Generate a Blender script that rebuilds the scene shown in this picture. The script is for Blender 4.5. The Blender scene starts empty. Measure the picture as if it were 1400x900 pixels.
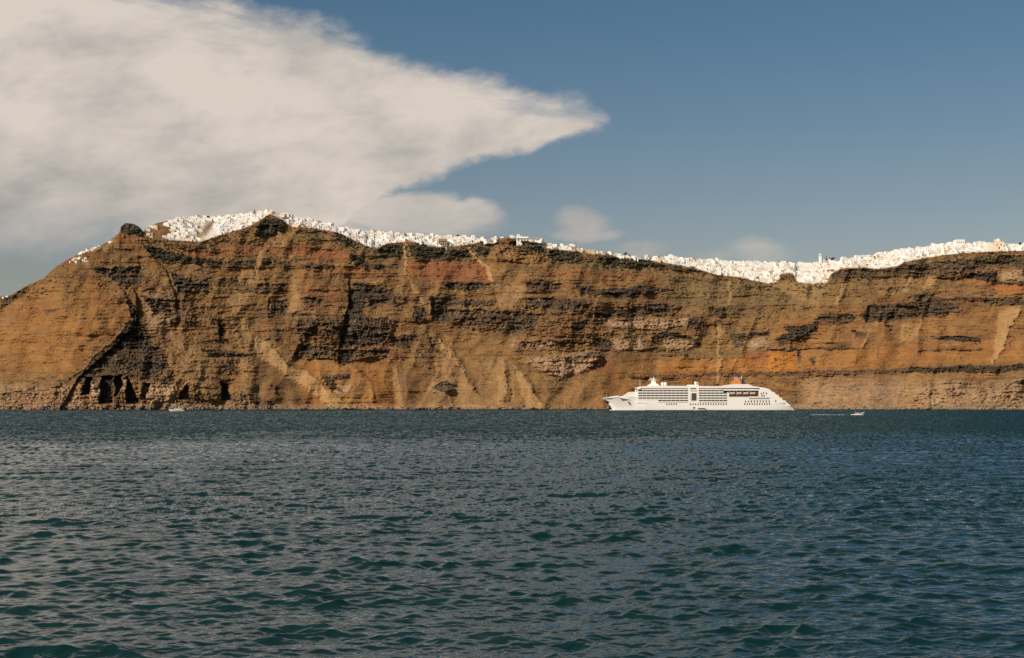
import bpy, bmesh, math, random
import numpy as np
from mathutils import Vector, Matrix
R = math.radians
scene = bpy.context.scene
C = scene.collection

# ------------------------------------------------------------------ camera
EYE = 8.0                     # standing on the deck of a ferry, 8 m above the sea
PITCH = R(3.0)
FPX = 1923.0                  # focal length in pixels of the 1400 x 900 photograph
cam_data = bpy.data.cameras.new("camera")
cam_data.sensor_width = 36.0
cam_data.lens = 36.0 * FPX / 1400.0
cam_data.clip_start = 0.5
cam_data.clip_end = 60000.0
cam = bpy.data.objects.new("camera", cam_data)
C.objects.link(cam)
cam.location = (0, 0, EYE)
cam.rotation_euler = (math.pi / 2 + PITCH, 0, 0)
scene.camera = cam

# ------------------------------------------------------------------ sky, clouds, sun, exposure
scene.view_settings.view_transform = 'Standard'
scene.view_settings.look = 'None'
scene.view_settings.exposure = 0.0
scene.view_settings.gamma = 1.0
scene.view_settings.use_curve_mapping = False
scene.cycles.max_bounces = 5
scene.cycles.diffuse_bounces = 2
scene.cycles.glossy_bounces = 3

SUN_DIR = Vector((-0.68, -0.73, 0)).normalized()      # towards the sun, behind the viewer's left shoulder
SUN_EL = R(36)
SUN_ROT = math.atan2(SUN_DIR.x, SUN_DIR.y) % (2 * math.pi)
to_sun = Vector((SUN_DIR.x * math.cos(SUN_EL), SUN_DIR.y * math.cos(SUN_EL), math.sin(SUN_EL)))
sun_data = bpy.data.lights.new("sun", 'SUN')
sun_data.energy = 4.3
sun_data.angle = R(0.53)
sun_data.color = (1.0, 0.90, 0.78)
sun = bpy.data.objects.new("sun", sun_data)
C.objects.link(sun)
sun.rotation_euler = to_sun.to_track_quat('Z', 'Y').to_euler()
sun.location = to_sun * 500

SKY_STRENGTH = 0.10
world = bpy.data.worlds.new("World")
scene.world = world
world.use_nodes = True


class NT:
    """small node-tree builder"""
    def __init__(s, tree):
        s.t = tree; s.n = tree.nodes; s.l = tree.links
    def new(s, kind, **kw):
        n = s.n.new(kind)
        for k, v in kw.items():
            setattr(n, k, v)
        return n
    def put(s, node, name, v):
        sock = node.inputs[name]
        if hasattr(v, 'is_linked') or isinstance(v, bpy.types.NodeSocket):
            s.l.new(v, sock)
        else:
            sock.default_value = v
    def math(s, op, a, b=0.0, c=None, clamp=False):
        n = s.new('ShaderNodeMath', operation=op, use_clamp=clamp)
        s.put(n, 0, a); s.put(n, 1, b)
        if c is not None: s.put(n, 2, c)
        return n.outputs[0]
    def smooth(s, x, a, b):
        n = s.new('ShaderNodeMapRange', interpolation_type='SMOOTHSTEP')
        s.put(n, 'Value', x); s.put(n, 'From Min', a); s.put(n, 'From Max', b)
        s.put(n, 'To Min', 0.0); s.put(n, 'To Max', 1.0)
        return n.outputs[0]
    def lin(s, x, a, b, c, d):
        n = s.new('ShaderNodeMapRange')
        s.put(n, 'Value', x); s.put(n, 'From Min', a); s.put(n, 'From Max', b)
        s.put(n, 'To Min', c); s.put(n, 'To Max', d)
        return n.outputs[0]
    def mix(s, f, a, b, mode='MIX'):
        n = s.new('ShaderNodeMix', data_type='RGBA', blend_type=mode)
        s.put(n, 0, f)
        s.put(n, 6, a if isinstance(a, bpy.types.NodeSocket) else tuple(a) + (1,) * (4 - len(a)))
        s.put(n, 7, b if isinstance(b, bpy.types.NodeSocket) else tuple(b) + (1,) * (4 - len(b)))
        return n.outputs[2]
    def xyz(s, x, y, z):
        n = s.new('ShaderNodeCombineXYZ'); s.put(n, 0, x); s.put(n, 1, y); s.put(n, 2, z); return n.outputs[0]
    def noise(s, vec, scale, detail=4, rough=0.5, dist=0.0, color=False):
        n = s.new('ShaderNodeTexNoise'); s.put(n, 'Vector', vec); s.put(n, 'Scale', scale)
        s.put(n, 'Detail', detail); s.put(n, 'Roughness', rough); s.put(n, 'Distortion', dist)
        return n.outputs[1 if color else 0]


def el_of(py):      # elevation in degrees of a row of the photograph
    return math.degrees(math.atan((450 - py) / FPX) + PITCH)
def az_of(px):
    return math.degrees(math.atan((px - 700) / FPX))

w = NT(world.node_tree)
for n in list(w.n): w.n.remove(n)
out = w.new('ShaderNodeOutputWorld')
bg = w.new('ShaderNodeBackground'); bg.inputs['Strength'].default_value = SKY_STRENGTH
w.l.new(bg.outputs[0], out.inputs['Surface'])
sky = w.new('ShaderNodeTexSky', sky_type='NISHITA')
sky.sun_disc = False
sky.sun_elevation = SUN_EL
sky.sun_rotation = SUN_ROT
sky.altitude = 0; sky.air_density = 1.0; sky.dust_density = 1.0; sky.ozone_density = 2.0
tc = w.new('ShaderNodeTexCoord')
sp = w.new('ShaderNodeSeparateXYZ'); w.l.new(tc.outputs['Generated'], sp.inputs[0])
az = w.math('MULTIPLY', w.math('ARCTAN2', sp.outputs[0], sp.outputs[1]), 57.2958)
el = w.math('MULTIPLY', w.math('ARCSINE', sp.outputs[2]), 57.2958)
vec0 = w.xyz(az, el, 0.0)
# domain warp, so the cloud edges are ragged
wn = w.noise(w.xyz(w.math('MULTIPLY', az, 0.30), w.math('MULTIPLY', w.math('SUBTRACT', el, w.math('MULTIPLY', az, 0.12)), 0.52), 3.1), 1.0, 8, 0.62, 0.1, True)
ws = w.new('ShaderNodeSeparateColor'); w.l.new(wn, ws.inputs[0])
azw = w.math('ADD', az, w.math('MULTIPLY', w.math('SUBTRACT', ws.outputs[0], 0.5), 3.2))
elw = w.math('ADD', el, w.math('MULTIPLY', w.math('SUBTRACT', ws.outputs[1], 0.5), 2.3))

def curve(x, pts, xlo, xhi, ylo, yhi):
    n = w.new('ShaderNodeFloatCurve')
    w.put(n, 'Value', w.lin(x, xlo, xhi, 0.0, 1.0))
    cv = n.mapping.curves[0]
    pts = sorted(((a - xlo) / (xhi - xlo), (b - ylo) / (yhi - ylo)) for a, b in pts)
    while len(cv.points) < len(pts): cv.points.new(0.5, 0.5)
    for p, (a, b) in zip(cv.points, pts):
        p.location = (a, b); p.handle_type = 'VECTOR'
    n.mapping.update()
    return w.lin(n.outputs[0], 0.0, 1.0, ylo, yhi)
P = lambda px, py: (az_of(px), el_of(py))
top = curve(azw, [(-50, 38), (-35, 34), (-24, 24), P(60, -90), P(165, -12), P(270, 8), P(370, 30), P(460, 52), P(540, 82), P(640, 112), P(720, 128), P(800, 142), P(832, 160), P(852, 200), (10, 4), (40, 4)], -50, 40, -5, 40)
bot = curve(azw, [(-50, 3), (-30, 3), P(0, 372), P(200, 352), P(430, 340), P(520, 274), P(560, 252), P(650, 228), P(720, 205), P(770, 188), P(832, 170), P(852, 150), (10, 12), (40, 12)], -50, 40, -5, 40)
m_top = w.smooth(w.math('SUBTRACT', top, elw), -0.55, 0.65)
m_bot = w.smooth(w.math('SUBTRACT', elw, bot), -0.55, 0.4)
left_fade = w.lin(az, az_of(-60), az_of(420), 2.6, 0.0)           # the base thins out gradually on the left
m_bot2 = w.smooth(w.math('SUBTRACT', elw, w.math('SUBTRACT', bot, 0.4)), 0.0, w.math('ADD', 0.9, w.math('MAXIMUM', left_fade, 0.0)))
mask1 = w.math('MULTIPLY', m_top, w.math('MULTIPLY', m_bot, m_bot2))

def puff(px, py, rx, ry, soft=0.6, k=1.0):
    a0, e0 = P(px, py)
    rx *= 0.0298; ry *= 0.0298
    dx = w.math('DIVIDE', w.math('SUBTRACT', w.math('ADD', az, w.math('MULTIPLY', w.math('SUBTRACT', ws.outputs[0], 0.5), 1.6)), a0), rx)
    dy = w.math('DIVIDE', w.math('SUBTRACT', w.math('ADD', el, w.math('MULTIPLY', w.math('SUBTRACT', ws.outputs[1], 0.5), 1.3)), e0), ry)
    d = w.math('SQRT', w.math('ADD', w.math('MULTIPLY', dx, dx), w.math('MULTIPLY', dy, dy)))
    return w.math('MULTIPLY', w.smooth(d, 1.0 + soft * .4, 1.0 - soft), k)
mask = mask1
for a in [(560, 295, 128, 33, .35, .88), (430, 315, 190, 40, .6, .6), (640, 288, 50, 22, .4, .8), (792, 303, 38, 24, .6, .75), (798, 320, 52, 11, .5, .7), (883, 342, 36, 15, .5, .6), (1040, 347, 48, 17, .7, .65), (985, 352, 40, 10, .9, .4),
          (1080, -330, 260, 60, .9, .35)]:
    mask = w.math('MAXIMUM', mask, puff(*a))
# broken cloud higher up, above the frame; the water mirrors it
hi = w.noise(w.xyz(w.math('MULTIPLY', az, 0.045), w.math('MULTIPLY', el, 0.11), 5.5), 1.0, 5, 0.55, 0.2)
hi_c = w.math('MULTIPLY', w.smooth(w.math('SUBTRACT', hi, w.math('MULTIPLY', az, 0.008)), 0.27, 0.45), w.math('MULTIPLY', w.smooth(el, 17.5, 21.0), w.math('SUBTRACT', 1.0, w.math('MULTIPLY', w.smooth(el, 25.0, 38.0), 0.85))))
mask = w.math('MAXIMUM', mask, w.math('MULTIPLY', hi_c, 0.85))
# light and grey parts of the cloud
cn = w.noise(w.xyz(w.math('MULTIPLY', az, 0.20), w.math('MULTIPLY', w.math('SUBTRACT', el, w.math('MULTIPLY', az, 0.16)), 0.40), 8.0), 1.0, 8, 0.60, 0.15)
cn2 = w.noise(w.xyz(w.math('MULTIPLY', az, 0.06), w.math('MULTIPLY', el, 0.13), 2.0), 1.0, 3, 0.5, 0.0)
hgt = w.smooth(el, 6.5, 13.0)
lit = w.math('ADD', w.math('MULTIPLY', hgt, 0.52), w.math('ADD', w.math('MULTIPLY', w.math('SUBTRACT', cn, 0.5), 2.1), w.math('ADD', w.math('MULTIPLY', w.math('SUBTRACT', cn2, 0.5), 0.9), 0.44)), clamp=True)
lit = w.math('ADD', lit, w.math('MULTIPLY', w.smooth(el, 17.0, 24.0), 0.35), clamp=True)
cloud = w.mix(lit, (3.3, 3.2, 3.1), (7.0, 6.2, 5.45))
wisp = w.noise(w.xyz(w.math('MULTIPLY', az, 0.16), w.math('MULTIPLY', w.math('ADD', el, w.math('MULTIPLY', az, 0.10)), 0.9), 4.4), 1.0, 7, 0.6, 0.2)
edge_t = w.math('SUBTRACT', 1.0, w.smooth(w.math('SUBTRACT', top, elw), 0.2, 2.6))
gap = w.math('MULTIPLY', w.smooth(wisp, 0.50, 0.66), edge_t)
mask = w.math('MULTIPLY', mask, w.math('SUBTRACT', 1.0, w.math('MULTIPLY', gap, 0.42)))
thin = w.smooth(cn, 0.2, 0.5)
mask = w.math('MULTIPLY', mask, w.lin(thin, 0.0, 1.0, 0.88, 0.985))
haze_t = w.smooth(el, 3.0, 17.5)
skyt = w.mix(1.0, sky.outputs[0], w.mix(w.smooth(el, 18.0, 42.0), w.mix(haze_t, (.745, .625, .55), (.43, .56, .575)), (.62, .60, .43)), 'MULTIPLY')
SKYTINT = skyt.node
w.l.new(w.mix(mask, skyt, cloud), bg.inputs['Color'])


# ------------------------------------------------------------------ helpers
def node_mat(name):
    m = bpy.data.materials.new(name); m.use_nodes = True
    t = NT(m.node_tree)
    return m, t, t.n['Principled BSDF']

def simple(name, col, rough=0.7, var=0.12, scale=0.6, metal=0.0):
    m, t, b = node_mat(name)
    g = t.new('ShaderNodeNewGeometry')
    nz = t.noise(g.outputs['Position'], scale, 4, 0.6)
    c2 = tuple(max(0.0, c * (1 - var * 2)) for c in col)
    c3 = tuple(min(1.0, c * (1 + var)) for c in col)
    t.l.new(t.mix(nz, c2, c3), b.inputs['Base Color'])
    b.inputs['Roughness'].default_value = rough
    b.inputs['Metallic'].default_value = metal
    return m

def tag(o, label=None, cat=None, group=None, kind=None):
    if label: o['label'] = label
    if cat: o['category'] = cat
    if group: o['group'] = group
    if kind: o['kind'] = kind
    return o

def link_mesh(name, me, parent=None):
    o = bpy.data.objects.new(name, me); C.objects.link(o)
    if parent is not None: o.parent = parent
    return o

def empty(name, loc, rz=0.0):
    o = bpy.data.objects.new(name, None); C.objects.link(o)
    o.location = loc; o.rotation_euler = (0, 0, rz); o.empty_display_size = 0.5
    return o

class MB:
    """collects faces, built as ONE mesh"""
    def __init__(s): s.v = []; s.f = []; s.m = []
    def quad(s, pts, mi=0):
        i = len(s.v); s.v += [tuple(p) for p in pts]; s.f.append(tuple(range(i, i + len(pts)))); s.m.append(mi)
    def box(s, x0, x1, y0, y1, z0, z1, mi=0, M=None, top=None):
        p = [(x0, y0, z0), (x1, y0, z0), (x1, y1, z0), (x0, y1, z0), (x0, y0, z1), (x1, y0, z1), (x1, y1, z1), (x0, y1, z1)]
        if M is not None: p = [tuple(M @ Vector(q)) for q in p]
        i = len(s.v); s.v += p
        for k, f in enumerate([(0, 3, 2, 1), (4, 5, 6, 7), (0, 1, 5, 4), (1, 2, 6, 5), (2, 3, 7, 6), (3, 0, 4, 7)]):
            s.f.append(tuple(i + a for a in f)); s.m.append(mi if not (k == 1 and top is not None) else top)
    def prism(s, poly, y0, y1, mi=0):        # polygon in x-z, extruded along y
        n = len(poly); i = len(s.v)
        s.v += [(x, y0, z) for x, z in poly] + [(x, y1, z) for x, z in poly]
        s.f.append(tuple(range(i, i + n))); s.m.append(mi)
        s.f.append(tuple(range(i + 2 * n - 1, i + n - 1, -1))); s.m.append(mi)
        for k in range(n):
            a, b = i + k, i + (k + 1) % n
            s.f.append((b, a, a + n, b + n)); s.m.append(mi)
    def tube(s, p0, p1, r0, r1=None, n=8, mi=0, caps=True):
        r1 = r0 if r1 is None else r1
        p0, p1 = Vector(p0), Vector(p1); d = (p1 - p0).normalized()
        u = d.orthogonal().normalized(); v = d.cross(u); i = len(s.v)
        for p, r in ((p0, r0), (p1, r1)):
            for k in range(n):
                a = 2 * math.pi * k / n
                s.v.append(tuple(p + u * (r * math.cos(a)) + v * (r * math.sin(a))))
        for k in range(n):
            k2 = (k + 1) % n
            s.f.append((i + k, i + k2, i + n + k2, i + n + k)); s.m.append(mi)
        if caps:
            s.f.append(tuple(i + k for k in range(n))[::-1]); s.m.append(mi)
            s.f.append(tuple(i + n + k for k in range(n))); s.m.append(mi)
    def dome(s, c, r, rz=None, n=10, rings=4, mi=0, lo=0.0):
        rz = r if rz is None else rz; i = len(s.v)
        for j in range(rings + 1):
            a = lo + (math.pi / 2 - lo) * j / rings
            for k in range(n):
                b = 2 * math.pi * k / n
                s.v.append((c[0] + r * math.cos(a) * math.cos(b), c[1] + r * math.cos(a) * math.sin(b), c[2] + rz * math.sin(a)))
        for j in range(rings):
            for k in range(n):
                k2 = (k + 1) % n
                s.f.append((i + j * n + k, i + j * n + k2, i + (j + 1) * n + k2, i + (j + 1) * n + k)); s.m.append(mi)
    def build(s, name, mats, parent=None, smooth=False):
        me = bpy.data.meshes.new(name); me.from_pydata(s.v, [], s.f)
        for m in (mats if isinstance(mats, (list, tuple)) else [mats]): me.materials.append(m)
        me.polygons.foreach_set('material_index', s.m)
        if smooth: me.polygons.foreach_set('use_smooth', [True] * len(s.f))
        me.validate(); me.update()
        bm = bmesh.new(); bm.from_mesh(me); bmesh.ops.recalc_face_normals(bm, faces=bm.faces); bm.to_mesh(me); bm.free()
        return link_mesh(name, me, parent)

def grid_mesh(name, V, nr, nc, mat, attrs=None, smooth=True):
    """V: (nr*nc,3)"""
    me = bpy.data.meshes.new(name)
    me.vertices.add(nr * nc); me.vertices.foreach_set('co', np.ascontiguousarray(V, dtype=np.float32).ravel())
    r, c = np.meshgrid(np.arange(nr - 1), np.arange(nc - 1), indexing='ij')
    a = (r * nc + c).ravel()
    q = np.stack([a, a + 1, a + nc + 1, a + nc], 1).astype(np.int32)
    me.loops.add(q.size); me.loops.foreach_set('vertex_index', q.ravel())
    me.polygons.add(len(q)); me.polygons.foreach_set('loop_start', np.arange(0, q.size, 4, dtype=np.int32))
    me.polygons.foreach_set('loop_total', np.full(len(q), 4, np.int32))
    me.polygons.foreach_set('use_smooth', np.full(len(q), smooth))
    me.update(calc_edges=True)
    for k, arr in (attrs or {}).items():
        if arr.ndim == 2:
            at = me.attributes.new(k, 'FLOAT_COLOR', 'POINT')
            rgba = np.ones((len(arr), 4), np.float32); rgba[:, :3] = arr
            at.data.foreach_set('color', rgba.ravel())
        else:
            at = me.attributes.new(k, 'FLOAT', 'POINT'); at.data.foreach_set('value', arr.astype(np.float32))
    me.materials.append(mat)
    return link_mesh(name, me)

# ---- numpy noise
_rng = np.random.default_rng(11)
_A = (_rng.random((256, 256)) * 2 * np.pi).astype(np.float32)
_GX, _GY = np.cos(_A) * 1.5, np.sin(_A) * 1.5
def gnoise(x, y):
    xf = np.floor(x); yf = np.floor(y)
    xi = xf.astype(np.int32); yi = yf.astype(np.int32)
    fx = (x - xf).astype(np.float32); fy = (y - yf).astype(np.float32)
    u = fx * fx * fx * (fx * (fx * 6 - 15) + 10); v = fy * fy * fy * (fy * (fy * 6 - 15) + 10)
    x0 = xi & 255; x1 = (xi + 1) & 255; y0 = yi & 255; y1 = (yi + 1) & 255
    def g(i, j, dx, dy): return _GX[i, j] * dx + _GY[i, j] * dy
    a = g(x0, y0, fx, fy) * (1 - u) + g(x1, y0, fx - 1, fy) * u
    b = g(x0, y1, fx, fy - 1) * (1 - u) + g(x1, y1, fx - 1, fy - 1) * u
    return a * (1 - v) + b * v
def fbm(x, y, octv=5, gain=0.5, seed=0.0):
    s = 0.0; a = 1.0; t = 0.0
    for k in range(octv):
        s = s + a * gnoise(x + seed * 7.31 + 17.77 * k, y + seed * 3.17 + 9.23 * k); t += a
        x = x * 2.03; y = y * 2.03; a *= gain
    return s / t * 1.15        # about -1..1
def sstep(x, a, b):
    t = np.clip((x - a) / (b - a), 0, 1); return t * t * (3 - 2 * t)
# ------------------------------------------------------------------ the cliff
# The caldera wall. It is laid out on image pixels, columns fanning out from the camera (px = image column,
# py = image row); each point gets a modelled distance, so it is a solid relief.
NC, NR = 2300, 430
PX0, PX1 = -260.0, 1660.0
px1 = np.linspace(PX0, PX1, NC)
RIDGE = [(-260, 452), (-120, 425), (-30, 408), (0, 405), (14, 404), (22, 400), (30, 394), (40, 389), (60, 380), (68, 372), (78, 364), (92, 355), (106, 348), (120, 342), (140, 335), (155, 325), (163, 319), (166, 309), (172, 305), (182, 306),
         (190, 310), (196, 317), (200, 312), (215, 305), (245, 299), (270, 297), (300, 296), (330, 293), (360, 290), (385, 291), (400, 297), (430, 301), (460, 311), (480, 314),
         (530, 318), (560, 321), (600, 322), (640, 324), (665, 329), (680, 327), (690, 324), (705, 325), (735, 327), (748, 334), (780, 338), (800, 342), (830, 346), (850, 351), (880, 354),
         (900, 351), (950, 355), (1000, 357), (1050, 360), (1100, 360), (1130, 358), (1150, 356), (1200, 348), (1230, 342), (1260, 340), (1290, 333), (1320, 333), (1360, 332), (1400, 334), (1500, 340), (1660, 352)]
LOWER = [(-260, 430), (-30, 412), (0, 409), (14, 408), (24, 398), (90, 356), (105, 350), (125, 345), (150, 336), (160, 322), (192, 312), (195, 326), (228, 328), (262, 330), (272, 332), (300, 322), (340, 310), (354, 302), (370, 292), (384, 300),
         (400, 310), (430, 312), (460, 318), (480, 326), (500, 336), (515, 340), (530, 333), (560, 330), (600, 338), (640, 335), (660, 330), (668, 330), (700, 326), (735, 332), (745, 340), (780, 343), (815, 348),
         (850, 352), (880, 355), (900, 358), (930, 363), (960, 370), (980, 376), (1010, 379), (1050, 388), (1064, 385), (1068, 374), (1084, 374), (1090, 386), (1110, 388), (1130, 387), (1136, 375), (1150, 367),
         (1180, 366), (1200, 368), (1225, 365), (1238, 358), (1250, 356), (1290, 349), (1320, 346), (1360, 344), (1400, 343), (1500, 348), (1660, 356)]
def interp(tab, x):
    a = np.array(tab, float); return np.interp(x, a[:, 0], a[:, 1])
ridge = interp(RIDGE, px1)
lower = np.maximum(interp(LOWER, px1), ridge + 1.0)
SHORE = 560.5
tt = np.linspace(0, 1, NR)[:, None]
PY = SHORE + (ridge[None, :] - SHORE) * tt
PXg = np.broadcast_to(px1[None, :], PY.shape)
wx = PXg + 5.0 * fbm(PXg / 26, PY / 14, 4, 0.55, 1) + 2.2 * fbm(PXg / 6, PY / 4, 3, 0.5, 2)
wy = PY + 3.2 * fbm(PXg / 30, PY / 10, 4, 0.55, 3) + 1.5 * fbm(PXg / 7, PY / 3, 3, 0.5, 4)
rowstep = abs(PY[1, :] - PY[0, :])

def poly_mask(acc, poly, val, soft=1.5, warp=1.0):
    """soft-edged polygon, max-blended into acc"""
    P_ = np.array(poly, float)
    x0, y0 = P_.min(0) - 14; x1, y1 = P_.max(0) + 14
    c0 = max(0, int(np.searchsorted(px1, x0))); c1 = min(NC, int(np.searchsorted(px1, x1)))
    if c1 <= c0: return
    rs = PY[:, c0:c1]
    rows = np.where(((rs >= y0) & (rs <= y1)).any(1))[0]
    if len(rows) == 0: return
    r0, r1 = rows[0], rows[-1] + 1
    X = PXg[r0:r1, c0:c1] * (1 - warp) + wx[r0:r1, c0:c1] * warp
    Y = PY[r0:r1, c0:c1] * (1 - warp) + wy[r0:r1, c0:c1] * warp
    ins = np.zeros(X.shape, bool); dist = np.full(X.shape, 1e9)
    n = len(P_)
    for i in range(n):
        ax, ay = P_[i]; bx, by = P_[(i + 1) % n]
        if abs(by - ay) > 1e-9:
            cond = ((ay > Y) != (by > Y)) & (X < (bx - ax) * (Y - ay) / (by - ay) + ax)
            ins ^= cond
        dx, dy = bx - ax, by - ay; L = dx * dx + dy * dy + 1e-9
        t_ = np.clip(((X - ax) * dx + (Y - ay) * dy) / L, 0, 1)
        dist = np.minimum(dist, (X - ax - t_ * dx) ** 2 + (Y - ay - t_ * dy) ** 2)
    sd = np.where(ins, 1, -1) * np.sqrt(dist)
    m = sstep(sd, -soft, soft) * val
    acc[r0:r1, c0:c1] = np.maximum(acc[r0:r1, c0:c1], m)

TX = {'A': 0, 'B': 350, 'C': 700, 'D': 1050}
def cv(tile, pts):
    return [(TX[tile] + x / 2.903, 270 + y / 2.903) for x, y in pts]

dark = np.zeros(PY.shape); red = dark.copy(); orange = dark.copy(); pale = dark.copy(); pink = dark.copy(); olive = dark.copy(); rough_ = dark.copy(); smooth_ = dark.copy(); cave = dark.copy(); bro = dark.copy(); cone = dark.copy()
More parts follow.
